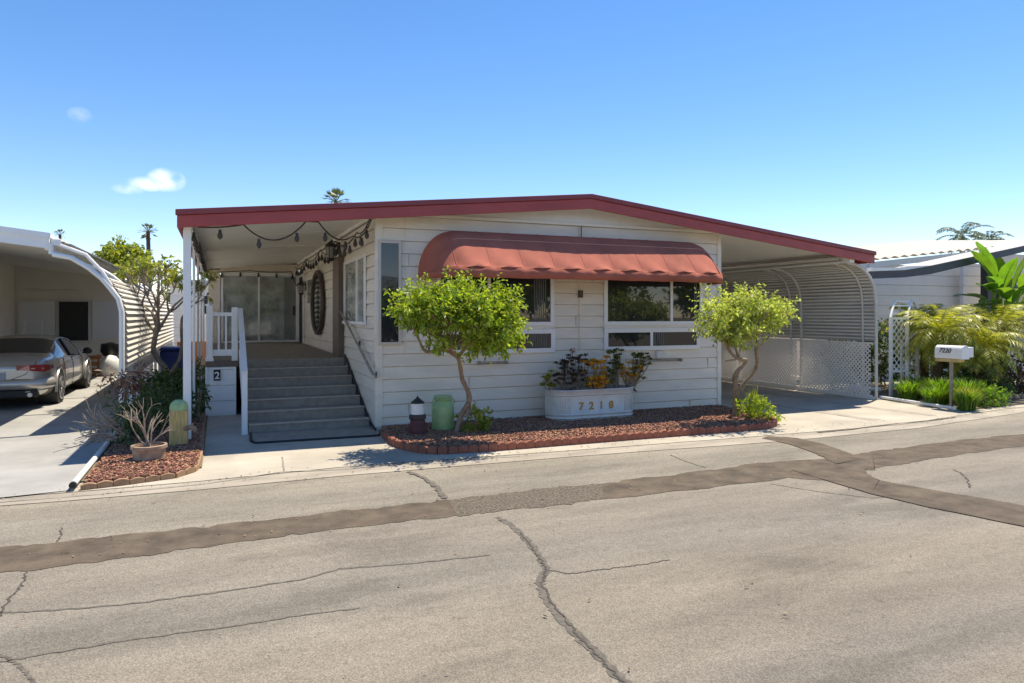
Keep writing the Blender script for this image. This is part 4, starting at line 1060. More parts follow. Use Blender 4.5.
# ------------------------------------------------------------------ LEFT NEIGHBOUR
nl = thing('neighbour_carport', (-2.62, 13.7, 0), 'white neighbouring carport with a curved ribbed side and flat roof edge', 'carport')
def nrt(u): return 3.31 + (-2.62 - u) * .12
pr = MB(); pr.prism([(-2.62, nrt(-2.62) - .06), (-12, nrt(-12) - .06), (-12, nrt(-12)), (-2.62, nrt(-2.62))], 'y', 13.74, 27.5); pr.build('roof', M_roof, nl)
pr = MB(); pr.prism([(-2.62, 3.06), (-12, 3.06 + 9.38 * .12), (-12, nrt(-12)), (-2.62, nrt(-2.62))], 'y', 13.68, 13.738); pr.build('fascia', M_white, nl)
pr = MB(); pr.prism([(-2.60, nrt(-2.62) - .09), (-12, nrt(-12) - .09), (-12, nrt(-12) + .01), (-2.60, nrt(-2.62) + .01)], 'y', 13.655, 13.679); pr.build('drip_edge', M_white, nl)
pc2 = MB(); pc2.prism([(-2.66, 3.12), (-12, 3.12 + 9.34 * .12), (-12, 3.15 + 9.34 * .12), (-2.66, 3.15)], 'y', 13.75, 27.4); pc2.build('carport_ceiling', M_wallL, nl)
bb = MB(); bb.box(-2.70, -2.60, 13.75, 27.4, 3.04, 3.118); bb.bar((-2.53, 13.7, 3.17), (-2.53, 27.4, 3.17), .14, .10); bb.build('eave_beam', M_white, nl)
profL = [(-2.58, 2.97), (-2.31, 2.92), (-2.05, 2.75), (-1.86, 2.58), (-1.71, 2.38), (-1.61, 2.23), (-1.56, 2.0), (-1.56, 1.04), (-1.56, .75)]
for y in (13.72, 16.5, 19.3, 22.1, 24.9):
    a_ = MB(); a_.tube([(p[0], y, p[1]) for p in profL] + [(-1.57, y, .02)], .045, 10)
    if y < 14:
        a_.tube([(-2.6, y, 2.97), (-2.6, y, 3.15)], .04, 8); a_.tube([(-2.5, y, 3.14), (-2.1, y, 2.98), (-1.86, y, 2.7), (-1.72, y, 2.45)], .03, 8)
    a_.build('arch_frame', M_white, nl, smooth=True)
slat_sheet([(-2.50, 3.20), (-2.28, 3.12)], 13.72, 27, .10, .02).build('ridge_panel', M_pan, nl)
slat_sheet([(-1.83, 2.62), (-1.70, 2.44), (-1.59, 2.24), (-1.53, 2.0), (-1.52, 1.4), (-1.52, .72)], 13.75, 27, .105, .055, out_sign=1).build('slatted_panel', M_pan, nl)
for y in (15.1, 17.9, 20.7, 23.5):
    MB().box(-1.60, -1.54, y, y + .06, .02, .75).build('panel_post', M_white, nl)
# the neighbour's house behind the car
hl = thing('neighbour_house', (-6.1, 27, 0), 'shaded pale house wall with a dark window behind the silver car', 'house')
lap_wall_front(-6.1, -2.2, 27.0, 0, 3.05, .4, .012).build('wall', M_wallL, hl)
MB().prism([(-6.1, 3.0), (-2.64, 3.0), (-2.64, 3.13), (-6.1, 3.545)], 'y', 26.96, 27.09).build('wall_top', M_wallL, hl)
MB().box(-12, -6.1, 13.9, 27.2, 0, 4.2).build('side_wing', M_wallL, hl)
wd = MB(); wd.box(-4.95, -3.98, 26.93, 26.986, 1.02, 2.46); wdo = wd.build('window', M_wallR, hl); MB().box(-4.88, -4.05, 26.90, 26.929, 1.10, 2.39).build('pane', M_dark, wdo)
for x0, x1 in ((-6.0, -5.0), (-3.93, -3.0)):
    MB().box(x0, x1, 26.94, 26.986, 1.15, 2.40).build('wall_board', M_doorw, hl)
for y in (20.5, 22.3, 24.1):
    MB().tube([(-6.06, y, 1.0), (-6.06, y, 3.3)], .03, 8).build('wall_pipe', M_doorw, hl)
wl = MB(); wl.lathe([(0, .1), (.12, .04), (.14, -.05), (0, -.06)], (-5.95, 24.0, 3.25), 12); wl.build('wall_lamp', M_iron, hl)
# bits stored at the back of the carport
tb = thing('storage_crate', (-3.75, 25.5, .02), 'orange brown crate against the back wall of the left carport', 'crate')
cr_ = MB(); cr_.box(-4.0, -3.5, 25.3, 25.7, .02, .08)
for zz in (.15, .35, .55): cr_.box(-4.0, -3.5, 25.28, 25.31, zz, zz + .12); cr_.box(-3.51, -3.48, 25.3, 25.7, zz, zz + .12)
for xx in (-4.0, -3.55): cr_.box(xx, xx + .05, 25.25, 25.279, .02, .7)
cr_.build('slats', M_orange, tb)
sb = thing('covered_stool', (-3.25, 25.3, .02), 'rounded grey white bundle beside the orange crate', 'bundle')
MB().lathe([(.28, 0), (.33, .2), (.30, .45), (.15, .62), (0, .66)], (-3.2, 25.3, .02), 14).build('cloth', M_doorw, sb, smooth=True)
MB().lathe([(.2, .6), (.3, .75), (.28, 1.0), (0, 1.05)], (-3.25, 25.8, .02), 10).build('dark_bag', M_dark, sb, smooth=True)
wf = thing('white_frame_rack', (-5.6, 26.5, .02), 'white metal frame rack standing against the carport wall', 'rack')
f_ = MB(); f_.tube([(-5.75, 26.6, .02), (-5.75, 26.6, 1.75), (-5.3, 26.6, 1.75), (-5.3, 26.6, .02)], .025, 6); f_.tube([(-5.75, 26.6, 1.3), (-5.3, 26.6, 1.3)], .02, 6); f_.tube([(-5.75, 26.6, 1.7), (-6.0, 26.3, .02)], .02, 6); f_.build('frame', M_white, wf)
tbn = thing('blue_bin', (-1.0, 19.5, .03), 'dark blue wheeled bin under the plumeria beyond the slatted panel', 'bin')
MB().prism([(-1.35, .03), (-.75, .03), (-.7, 1.02), (-1.42, 1.02)], 'y', 20.0, 20.6).build('bin_body', M_blue, tbn, bevel=.03)
MB().prism([(-1.45, 1.03), (-.67, 1.03), (-.7, 1.10), (-1.4, 1.12)], 'y', 19.95, 20.65).build('lid', M_blue, tbn, bevel=.02)

# ------------------------------------------------------------------ CAR
car = thing('parked_car', (-4.12, 16.85, .02), 'silver grey sedan parked nose in under the left carport', 'car')
CX, CY, CZ = -4.14, 16.9, .02; SX = 1.0
# stations along the car: y, half width, sill z, waist z, top z, top half width
ST = [(0.00, .70, .42, .88, .90, .55), (.06, .80, .34, .93, .97, .66), (.25, .88, .26, .97, 1.07, .72), (.75, .91, .22, .98, 1.12, .73),
      (.80, .91, .22, .98, 1.12, .73), (1.75, .92, .21, .97, 1.40, .62), (2.1, .92, .21, .97, 1.455, .60), (2.9, .92, .21, .95, 1.46, .60), (3.5, .92, .21, .93, 1.38, .62),
      (4.45, .91, .22, .92, 1.00, .72), (5.2, .89, .24, .85, .92, .68), (5.65, .82, .28, .72, .80, .60), (5.85, .66, .34, .60, .66, .45)]
def station(y):
    for i in range(len(ST) - 1):
        if ST[i][0] <= y <= ST[i + 1][0]:
            t = (y - ST[i][0]) / (ST[i + 1][0] - ST[i][0] + 1e-9); return [ST[i][k] + (ST[i + 1][k] - ST[i][k]) * t for k in range(6)]
    return list(ST[-1])
def section(y):
    _, hw, zs, zw, zt_, tw_ = station(y)
    g = zt_ - zw
    half = [(hw * .80, zs), (hw * .97, zs + .08), (hw * 1.0, zs + (zw - zs) * .45), (hw * .985, zs + (zw - zs) * .8), (hw * .945, zw), (hw * .945 + (tw_ - hw * .945) * .85, zw + g * .84), (tw_ * .88, zt_ - g * .03), (tw_ * .5, zt_ + .006), (0, zt_ + .012)]
    return half
WY = (1.03, 4.50)  # wheel centres along the car (from the rear bumper)
ys = [0, .02, .06, .12, .18, .25, .35, .5, .62, .72, .80, .95, 1.1, 1.3, 1.5, 1.75, 1.95, 2.1, 2.3, 2.45, 2.55, 2.8, 3.0, 3.2, 3.5, 3.8, 4.1, 4.45, 4.7, 4.95, 5.2, 5.45, 5.65, 5.78, 5.85]
rings = []
for y in ys:
    h = section(y); rings.append([(CX - x, CY + y, CZ + z) for x, z in h] + [(CX + x, CY + y, CZ + z) for x, z in reversed(h[:-1])])
nR = len(rings[0]); body = MB(); glassf = []
def shrink(rg, k, dy):
    return [(CX + (p[0] - CX) * k, p[1] + dy, CZ + .66 + (p[2] - CZ - .66) * k) for p in rg]
ntail = 3
rings = [shrink(rings[0], .35, -.05), shrink(rings[0], .75, -.045), shrink(rings[0], .93, -.03)] + rings
ys = [-.05, -.045, -.03] + ys
vs = [p for r in rings for p in r]; fs = []
for i in range(len(ys) - 1):
    for k in range(nR - 1):
        side_low = k in (0, 1) or k in (nR - 2, nR - 3)
        ym = (ys[i] + ys[i + 1]) / 2
        f = (i * nR + k, i * nR + k + 1, (i + 1) * nR + k + 1, (i + 1) * nR + k)
        if k in (4, nR - 6) and .95 < ym < 3.9: 
            glassf.append((i, k)); continue
        if (5 <= k <= nR - 7) and (.80 < ym < 1.75): glassf.append((i, k)); continue
        if (5 <= k <= nR - 7) and (3.5 < ym < 4.45): glassf.append((i, k)); continue
        fs.append(f)
fs.append(tuple(range(nR))); fs.append(tuple(range((len(ys) - 1) * nR, len(ys) * nR))[::-1])
body.add(vs, fs); bo_ = body.build('body', M_car, car, smooth=True)
md = bo_.modifiers.new('sub', 'SUBSURF'); md.levels = 1; md.render_levels = 1
gl = MB(); gl.add([tuple(Vector(p) + (Vector((CX, p[1], CZ + .9)) - Vector(p)) * .012) for p in vs], [(i * nR + k, i * nR + k + 1, (i + 1) * nR + k + 1, (i + 1) * nR + k) for i, k in glassf])
gl.build('window_glass', M_glass, car, smooth=True)
# pillars and chrome line
pi_ = MB()
for s in (-1, 1):
    for yy in (2.42,):
        h = section(yy); pi_.bar((CX + s * (h[4][0] + .004), CY + yy, CZ + h[4][1]), (CX + s * (h[5][0] + .006), CY + yy + .03, CZ + h[5][1]), .07, .03)
pi_.build('pillar', M_black, car)
ch = MB()
for s in (-1, 1):
    ch.tube([(CX + s * (section(y)[4][0] + .004), CY + y, CZ + section(y)[4][1] + .0) for y in (.95, 1.5, 2.1, 2.8, 3.5, 3.95)], .010, 6)
    ch.tube([(CX + s * (section(y)[5][0] + .008), CY + y, CZ + section(y)[5][1] + .004) for y in (1.1, 1.5, 1.75, 2.1, 2.8, 3.3, 3.75)], .010, 6)
ch.build('window_trim', M_rim, car, smooth=True)
for yy, s in ((WY[0], 1), (WY[0], -1), (WY[1], 1), (WY[1], -1)):
    cy_ = CY + yy; xo = CX + s * .93; xi = CX + s * .70
    wa = MB(); wa.tube([(CX + s * .55, cy_, CZ + .36), (CX + s * .926, cy_, CZ + .36)], .41, 28); 
    wa.build('wheel_arch', M_black, car)
    ty = MB(); ty.tube([(xi, cy_, CZ + .335), (xi + s * .03, cy_, CZ + .335), (xo - s * .03, cy_, CZ + .335), (xo + s * .005, cy_, CZ + .335)], [.315, .335, .335, .30], 32, cap=True)
    wo = ty.build('wheel', M_tyre, car, smooth=True)
    rm = MB(); rm.tube([(xo + s * .007, cy_, CZ + .335), (xo + s * .010, cy_, CZ + .335)], .07, 12)
    for k in range(10):
        t = 2 * PI * k / 10; rm.bar((xo + s * .012, cy_ + .04 * math.cos(t), CZ + .335 + .04 * math.sin(t)), (xo + s * .012, cy_ + .235 * math.cos(t), CZ + .335 + .235 * math.sin(t)), .035, .012)
    rm.tube([(xo + s * .010, cy_ + .24 * math.cos(2 * PI * k / 28), CZ + .335 + .24 * math.sin(2 * PI * k / 28)) for k in range(29)], .016, 6, cap=False)
    rm.build('rim', M_rim, wo)
    fl_ = MB(); fl_.tube([(CX + s * .915, cy_ + .425 * math.cos(PI * (k / 16) * 1.1 - .15), CZ + .35 + .425 * math.sin(PI * (k / 16) * 1.1 - .15)) for k in range(17)], .028, 8)
    fl_.build('fender_flare', M_car, car, smooth=True)
ts = MB()
for s in (-1, 1): ts.tube([(CX + s * .60, CY + .78, CZ + 1.10), (CX + s * .68, CY + .3, CZ + 1.06), (CX + s * .66, CY - .0, CZ + .93), (CX + s * .5, CY - .052, CZ + .72), (CX + s * .2, CY - .056, CZ + .60)], .006, 4)
ts.tube([(CX - .2, CY - .056, CZ + .60), (CX + .2, CY - .056, CZ + .60)], .006, 4)
ts.build('trunk_seam', M_black, car)
# tail lights wrapping the corners
for s in (-1, 1):
    tl = MB(); ptsT = [(.34, .02, .80, .90), (.56, .03, .79, .905), (.70, .055, .77, .91), (.80, .12, .76, .905), (.865, .24, .78, .90), (.90, .42, .82, .885)]
    vv = []
    for x, y, za, zb in ptsT: vv += [(CX + s * (x + .014), CY + y - .066, CZ + za), (CX + s * (x + .002), CY + y - .060, CZ + zb)]
    tl.add(vv, [((2 * i, 2 * i + 2, 2 * i + 3, 2 * i + 1) if s > 0 else (2 * i + 1, 2 * i + 3, 2 * i + 2, 2 * i)) for i in range(len(ptsT) - 1)])
    t_ = tl.build('tail_light', M_lamp, car, solid=.012)
    lv = MB(); lv.bar((CX + s * .60, CY - .045, CZ + .835), (CX + s * .80, CY + .045, CZ + .825), .01, .02); lv.build('reverse_lens', M_lampw, t_)
rb_ = MB(); rb_.box(CX - .34, CX + .34, CY - .075, CY + .01, CZ + .81, CZ + .83); rb_.build('trunk_trim', M_rim, car)
lp = MB(); lp.box(CX - .17, CX + .17, CY - .065, CY + .01, CZ + .62, CZ + .77); lp.build('licence_plate', mat('plate', (.35, .38, .42), .5), car)
bu = MB(); bu.tube([(CX - .86, CY + .35, CZ + .52), (CX - .78, CY + .06, CZ + .52), (CX - .5, CY - .02, CZ + .52), (CX + .5, CY - .02, CZ + .52), (CX + .78, CY + .06, CZ + .52), (CX + .87, CY + .35, CZ + .52)], .115, 10); bu.build('rear_bumper', M_car, car, smooth=True)
di = MB(); di.box(CX - .7, CX + .7, CY - .03, CY + .2, CZ + .24, CZ + .40); di.build('bumper_insert', M_black, car, bevel=.03)
ex_ = MB()
for s in (-1, 1): ex_.tube([(CX + s * .58, CY - .07, CZ + .30), (CX + s * .58, CY + .2, CZ + .30)], .045, 12); ex_.bar((CX + s * .5, CY - .04, CZ + .36), (CX + s * .84, CY + .08, CZ + .40), .03, .02)
ex_.build('exhaust_trim', M_rim, car, smooth=True)
for s in (-1, 1):
    mr_ = MB(); mr_.lathe([(0, -.09), (.07, -.07), (.10, 0), (.07, .07), (0, .09)], (CX + s * 1.02, CY + 3.75, CZ + 1.02), 10, 1.1, .6); mr_.bar((CX + s * .90, CY + 3.8, CZ + .96), (CX + s * 1.0, CY + 3.77, CZ + .98), .04, .03)
    mr_.build('side_mirror', M_black, car, smooth=True)
    for yy in (2.0, 3.1):
        MB().bar((CX + s * .935, CY + yy, CZ + .86), (CX + s * .93, CY + yy + .2, CZ + .86), .03, .025).build('door_handle', M_rim, car)
    se = MB()
    for yy in (1.55, 2.5, 3.75):
        P_ = [section(yy)[k] for k in (1, 2, 3, 4)]; se.tube([(CX + s * (x + .004), CY + yy, CZ + z) for x, z in P_], .005, 4)
    se.build('door_seam', M_black, car)

# ------------------------------------------------------------------ RIGHT NEIGHBOUR
nr = thing('neighbour_house', (18.0, 15, 0), 'white roofed neighbour house with a dark bent fascia behind the palms', 'house')
fp_ = [(14.43, 2.82, 3.0), (15.6, 2.88, 3.06), (16.53, 2.98, 3.19), (20.25, 3.67, 3.84), (26, 4.75, 4.92), (30, 3.9, 4.07)]
fb = MB()
for i in range(len(fp_) - 1):
    a, b = fp_[i], fp_[i + 1]; fb.prism([(a[0], a[1]), (b[0], b[1]), (b[0], b[2]), (a[0], a[2])], 'y', 12.0, 12.07)
fb.build('fascia', M_dfas, nr)
fw_ = MB()
for i in range(2):
    a, b = fp_[i], fp_[i + 1]; fw_.prism([(a[0], a[2] + .002), (b[0], b[2] + .002), (b[0], b[2] + .06 - .05 * i), (a[0], a[2] + .09)], 'y', 11.98, 12.1)
fw_.build('drip_edge', M_white, nr)
cv = MB()
for i in range(len(fp_) - 1):
    a, b = fp_[i], fp_[i + 1]; cv.prism([(a[0], a[2] - .05), (b[0], b[2] - .05), (b[0], b[2] - .02), (a[0], a[2] - .02)], 'y', 12.075, 13.3)
cv.build('carport_roof', M_tile, nr)
# tiled roof with rolled ends, rising to the back
def tile_roof(x0, x1, y0, z0l, z0r, y1, z1l, z1r, pitch=.42):
    n = int((x1 - x0) / pitch * 8); mb = MB(); rows = 6
    def f(s, t):
        x = x0 + (x1 - x0) * s; zz = (z0l + (z0r - z0l) * s) * (1 - t) + (z1l + (z1r - z1l) * s) * t
        return (x, y0 + (y1 - y0) * t, zz + .09 * abs(math.sin(PI * (x - x0) / pitch)) - .012 * ((t * rows) % 1))
    return mb.grid(f, n, 18)
tile_roof(18.0, 27.0, 15, 3.56, 4.50, 20, 4.03, 4.98).build('tile_roof', M_tile, nr)
ef = MB(); ef.prism([(18.0, 3.36), (27, 4.30), (27, 4.49), (18.0, 3.54)], 'y', 14.98, 15.03); ef.build('eave_board', M_wallR, nr)
lap_wall_front(15.9, 22.2, 15.05, 0, 3.5, .32, .008).build('wall', M_wallR, nr)
lap_wall_front(21.76, 23.4, 14.7, 0, 3.6, .32, .012).build('front_bay', M_wallR2, nr)
MB().box(15.85, 15.95, 15.1, 26, 0, 3.4).build('side_wall', M_wallR, nr)
MB().box(19.52, 19.75, 12.5, 12.7, 0, 3.5).build('dark_post', M_dark, nr)
MB().box(22.0, 30, 14.2, 14.3, 0, 3.9).build('shaded_wall', M_wallR, nr)
pw = MB(); pw.box(22.4, 24.2, 14.12, 14.19, 1.4, 2.9); pwo = pw.build('window', M_dfas, nr); MB().box(22.5, 24.1, 14.09, 14.119, 1.5, 2.8).build('pane', M_glass, pwo)

# lattice arbour
ab = thing('garden_arbor', (14.9, 11.6, .02), 'white lattice garden arbor with an arched top', 'arbor')
for yv in (11.68, 12.2):
    dxx = 0 if yv < 12 else 1.05
    a_ = MB(); a_.box(14.68 + dxx, 14.74 + dxx, yv - .03, yv + .03, .02, 1.90); a_.box(15.24 + dxx, 15.30 + dxx, yv - .03, yv + .03, .02, 1.90); a_.box(14.74 + dxx, 15.24 + dxx, yv - .02, yv + .02, 1.84, 1.90); a_.box(14.74 + dxx, 15.24 + dxx, yv - .02, yv + .02, .58, .64); a_.box(14.74 + dxx, 15.24 + dxx, yv - .02, yv + .02, .26, .31)
    a_.build('side_frame', M_white, ab)
    lattice(MB(), 14.74 + dxx, 15.24 + dxx, .64, 1.84, .17, .035, .008, yv - .006, 'x').build('lattice', M_white, ab)
for x in (14.70, 15.27):
    a_ = MB(); a_.tube([(x + (1.05) * k / 12, 11.68 + (.52) * k / 12, 1.88 + .42 * math.sin(PI * k / 12)) for k in range(13)], .028, 8); a_.build('arch', M_white, ab, smooth=True)
a_ = MB()
for k in range(1, 12, 2): a_.bar((14.70 + 1.05 * k / 12, 11.68 + .52 * k / 12, 1.88 + .42 * math.sin(PI * k / 12)), (15.27 + 1.05 * k / 12, 11.68 + .52 * k / 12, 1.88 + .42 * math.sin(PI * k / 12)), .03)
a_.build('rung', M_white, ab)
# dark hedge mass behind the arbor
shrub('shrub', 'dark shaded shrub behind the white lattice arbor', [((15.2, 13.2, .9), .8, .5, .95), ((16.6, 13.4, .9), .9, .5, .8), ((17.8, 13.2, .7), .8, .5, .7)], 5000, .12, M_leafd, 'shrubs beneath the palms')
# ground of that garden, white border pipes
sheet('garden_soil', [(14.0, 9.4), (17.0, 9.6), (17.3, 14.5), (14.0, 14.5)], .03, M_soil)
gp1 = thing('border_pipe', (14.2, 11.6, .05), 'white pipe edging along the driveway side of the palm garden', 'pipe edging')
MB().tube([(14.02, 11.4, .06), (13.86, 10.4, .06), (13.70, 9.42, .06)], .035, 8).build('pipe', M_white, gp1, smooth=True)
gp2 = thing('border_rail', (14.2, 12.4, .1), 'short white rail at the foot of the lattice arbor', 'garden rail')
MB().tube([(14.1, 12.3, .2), (14.75, 12.0, .14)], .05, 8).build('pipe', M_white, gp2, smooth=True)

# mailbox
mb_ = thing('mailbox', (13.95, 9.6, .02), 'white metal mailbox on a grey post with black digits on its side', 'mailbox')
mx0, mx1, my0, my1, mz = 13.90, 14.11, 9.44, 10.0, 1.05
def dome(x0, x1, z0, h, n=10):
    r = (x1 - x0) / 2; return [(x0, z0), (x1, z0)] + [((x0 + x1) / 2 + r * math.cos(PI * k / n), z0 + h - r + r * math.sin(PI * k / n)) for k in range(n + 1)]
MB().prism(dome(mx0, mx1, mz, .27), 'y', my0, my1).build('box', M_white, mb_, bevel=.004)
MB().prism(dome(mx0 - .008, mx1 + .008, mz - .005, .283), 'y', my0 - .03, my0 - .001).build('door', M_white, mb_)
MB().box(mx1 + .01, mx1 + .16, my0 - .02, my0 + .16, mz + .03, mz + .24).build('newspaper_box', M_white, mb_, bevel=.01)
MB().box(13.90, 14.10, 9.5, 9.98, mz - .07, mz - .006).build('bracket', M_wood, mb_)
MB().box(13.97, 14.02, 9.68, 9.73, .02, mz - .07).build('post', M_barkp, mb_)
text_mesh('mailbox_digits', '7220', .13, (mx0 - .003, 9.78, mz + .12), Euler((PI / 2, 0, -PI / 2)), M_black, mb_, .002, .3, .003)
MB().box(mx0 - .006, mx0 - .001, 9.66, 9.95, mz + .06, mz + .085).build('flag', M_doorw, mb_)

# pygmy date palms
def palm(name, base, ht, nf, L_, label, m, group, cat='palm', trunk_r=.09, lw=.014, npair=26, droop=1.0, tm=None, lf_len=.26):
    o = thing(name, base, label, cat, group); lf = MB(); tr_ = MB(); top = Vector(base) + Vector((rnd(-.1, .1), rnd(-.1, .1), ht))
    limb(tr_, [base, Vector(base).lerp(top, .5) + Vector((.04, .03, 0)), top], trunk_r * 1.15, trunk_r, 9, .01)
    tr_.build('trunk', tm or M_fiber, o, smooth=True)
    for i in range(nf):
        a = 2 * PI * (i * .618) + rnd(-.2, .2); el = 1.25 - 1.55 * (i / nf) + rnd(-.12, .12); LL = L_ * rnd(.85, 1.1)
        h = Vector((math.cos(a), math.sin(a), 0)); pts = []; q = top.copy(); e = el
        for k in range(15):
            pts.append(q.copy()); q = q + (h * math.cos(e) + Vector((0, 0, math.sin(e)))) * LL / 14; e -= droop * .13 * (1 + .4 * k / 14)
        lf.tube(pts, [.010 * (1 - .7 * k / 14) for k in range(15)], 4)
        s = Vector((-h.y, h.x, 0))
        for k in range(npair):
            t = .12 + .87 * k / npair; j = min(13, int(t * 14)); p = pts[j].lerp(pts[j + 1], t * 14 - j); d = (pts[j + 1] - pts[j]).normalized(); up = s.cross(d)
            ll = lf_len * math.sin(PI * (.12 + .80 * t)) * rnd(.85, 1.15)
            for sg in (-1, 1):
                v = (s * sg * .85 + d * .55 + up * rnd(-.1, .45)).normalized(); tip = p + v * ll + Vector((0, 0, -.22 * ll)); mid = p + v * ll * .5 + Vector((0, 0, -.03 * ll))
                lf.add([p, mid + d * lw * .5, tip, mid - d * lw * .5], [(0, 1, 2, 3)])
    lf.build('fronds', m, o); return o
GP = 'pygmy date palms in the neighbour garden'
palm('date_palm', (15.75, 11.3, .02), 1.55, 33, 1.25, 'feathery yellow green date palm nearest the lattice arbor', M_frond, GP, lw=.027, lf_len=.30, npair=38, droop=.8)
palm('date_palm', (16.35, 10.7, .02), 1.15, 30, 1.1, 'low feathery date palm directly behind the white mailbox', M_frond, GP, lw=.027, lf_len=.28, npair=38, droop=.8)
palm('date_palm', (17.55, 10.9, .02), 1.65, 31, 1.25, 'feathery date palm at the right edge beneath the paddle leaves', M_frond, GP, lw=.02, trunk_r=.12, lf_len=.3, npair=38, droop=.8)
palm('date_palm', (16.6, 12.2, .02), 1.7, 28, 1.2, 'feathery date palm half hidden between its two neighbours', M_frond, GP, lw=.027, lf_len=.3, npair=38, droop=.8)

# giant bird of paradise
bd = thing('bird_of_paradise', (18.9, 12.0, .02), 'giant paddle leaved plant rising above the palms at the right edge', 'plant')
lf = MB(); sm_ = MB()
def paddle(base, tip0, d, L_, W_, bend):
    d = d.normalized(); side = d.cross(Vector((0, 0, 1))).normalized()
    if side.length < .1: side = Vector((1, 0, 0))
    nrm = side.cross(d); prev = None; NS_ = 12; rows = []; q = tip0.copy(); dd = d.copy()
    for k in range(NS_ + 1):
        t = k / NS_; wv = W_ * (math.sin(PI * min(1, t * .93 + .05)) ** .7) * .5
        rows.append([q + side * (-wv) + nrm * wv * .35 + rvec() * .008, q.copy(), q + side * wv + nrm * wv * .35 + rvec() * .008])
        dd = (dd + Vector((0, 0, -bend / NS_))).normalized(); q = q + dd * L_ / NS_
    vs_ = [p for r in rows for p in r]; lf.add(vs_, [(i * 3 + k, i * 3 + k + 1, (i + 1) * 3 + k + 1, (i + 1) * 3 + k) for i in range(NS_) for k in (0, 1)])
    lf.tube([r[1] + nrm * .006 for r in rows], [.016 * (1 - .8 * k / NS_) for k in range(NS_ + 1)], 5)
    limb(sm_, [base, base.lerp(tip0, .5) + Vector((0, 0, .15)), tip0], .035, .02, 6)
bc = Vector((18.9, 12.0, .02))
for (tx, ty, tz, dx, dy, dz, L_, W_, bn) in [(18.35, 11.6, 2.55, -.9, -.2, .5, .95, .42, .7), (18.4, 11.5, 2.25, -.95, -.1, .25, .9, .38, .5), (18.5, 11.7, 2.9, -.6, .1, .8, 1.0, .36, .4), (18.7, 11.5, 2.35, -1, -.2, .75, 1.1, .5, .9), (18.9, 11.4, 2.2, -.8, -.5, .3, 1.1, .5, .9), (19.0, 11.3, 2.6, -.3, -.6, .8, 1.1, .5, 1.0), (19.3, 11.3, 2.4, .2, -.7, .7, 1.1, .55, 1.1), (18.9, 11.7, 2.0, -.9, .1, .5, 1.0, .45, 1.0), (19.5, 11.4, 2.8, .1, -.3, .7, 1.2, .5, 1.2), (19.0, 11.6, 1.9, -.5, -.6, .2, 1.0, .45, .6), (19.6, 11.5, 2.3, -.3, -.8, .5, 1.1, .5, .9), (18.75, 11.7, 2.55, -.75, -.25, .55, 1.05, .34, .5), (18.9, 11.9, 2.9, -.45, .1, .9, 1.15, .36, .3), (19.3, 11.7, 2.6, .1, -.3, 1, 1.2, .45, .5), (18.7, 11.8, 2.2, -.9, -.1, .1, .95, .3, .3), (19.2, 12.0, 2.5, .7, -.2, .7, 1.1, .42, .6), (18.8, 12.1, 2.35, -.9, .2, .35, 1.0, .34, .5), (19.1, 11.6, 2.1, .2, -.9, .5, 1.0, .38, .7), (19.5, 12.1, 2.7, .3, .4, 1, 1.2, .42, .4), (19.2, 11.8, 2.1, -.2, -.5, .7, 1.0, .4, .7), (19.6, 11.7, 2.2, .6, -.5, .5, 1.1, .42, .7), (19.0, 11.8, 2.6, -.15, -.35, 1, 1.0, .42, .9)]:
    paddle(bc + Vector((rnd(-.2, .2), rnd(-.2, .2), 0)), Vector((tx, ty, tz)), Vector((dx, dy, dz)), L_, W_, bn)
lf.build('leaves', M_bird, bd, smooth=True); sm_.build('stems', M_leaf, bd)

# strappy grass clumps around the mailbox
def clump(x, y, n, h, spread, m, label):
    mb = MB()
    for _ in range(n):
        a = rnd(0, 2 * PI); r0 = rnd(0, spread * .45); p0 = Vector((x + math.cos(a) * r0, y + math.sin(a) * r0, .03)); a2 = a + rnd(-.8, .8)
        e = Vector((math.cos(a2), math.sin(a2), 0)); hh = h * 1.25 * rnd(.6, 1.1); sp2 = spread * rnd(.2, .75); s = Vector((-e.y, e.x, 0)) * .011; pts = []
        for k in range(5):
            t = k / 4; pts.append(p0 + e * sp2 * t ** 1.6 + Vector((0, 0, hh * (t * 1.25 - .42 * t * t))))
        vs_ = []
        for k, p in enumerate(pts):
            wq = (1 - .85 * (k / 4) ** 1.5); vs_ += [p - s * wq, p + s * wq]
        mb.add(vs_, [(2 * k, 2 * k + 1, 2 * k + 3, 2 * k + 2) for k in range(4)])
    return tag(mb.build('grass_clump', m), label, 'ornamental grass', 'strappy grass clumps around the mailbox')
for x, y, n, h, s, m, lb in [(14.3, 10.9, 420, .42, .42, M_grass, 'strappy green clump by the white arbor foot'), (14.55, 10.35, 480, .50, .45, M_grass, 'tall strappy green clump left of the mailbox post'), (14.2, 10.2, 420, .36, .38, M_grass, 'low strappy clump along the white border pipe'),
                             (14.75, 9.9, 420, .50, .4, M_grass, 'strappy clump right behind the mailbox post'), (14.25, 9.55, 380, .40, .34, M_leafy, 'yellow tinged strappy clump in front of the mailbox post'), (15.1, 10.4, 380, .5, .4, M_grass, 'strappy clump in the shade of the palms'), (14.85, 11.2, 360, .45, .4, M_grass, 'strappy clump in front of the lattice panel')]:
    clump(x, y, n, h, s, m, lb)
clump(13.95, 9.35, 420, .36, .34, M_grass, 'green strappy clump at the curb before the mailbox post')
clump(13.95, 10.1, 380, .34, .30, M_grass, 'small green clump beside the white border pipe')
shrub('groundcover_shrub', 'rounded dark green shrub right of the mailbox by the street', [((14.85, 9.6, .22), .38, .32, .22), ((15.3, 9.7, .2), .35, .3, .2)], 1500, .07, M_grass, 'shrubs beneath the palms')
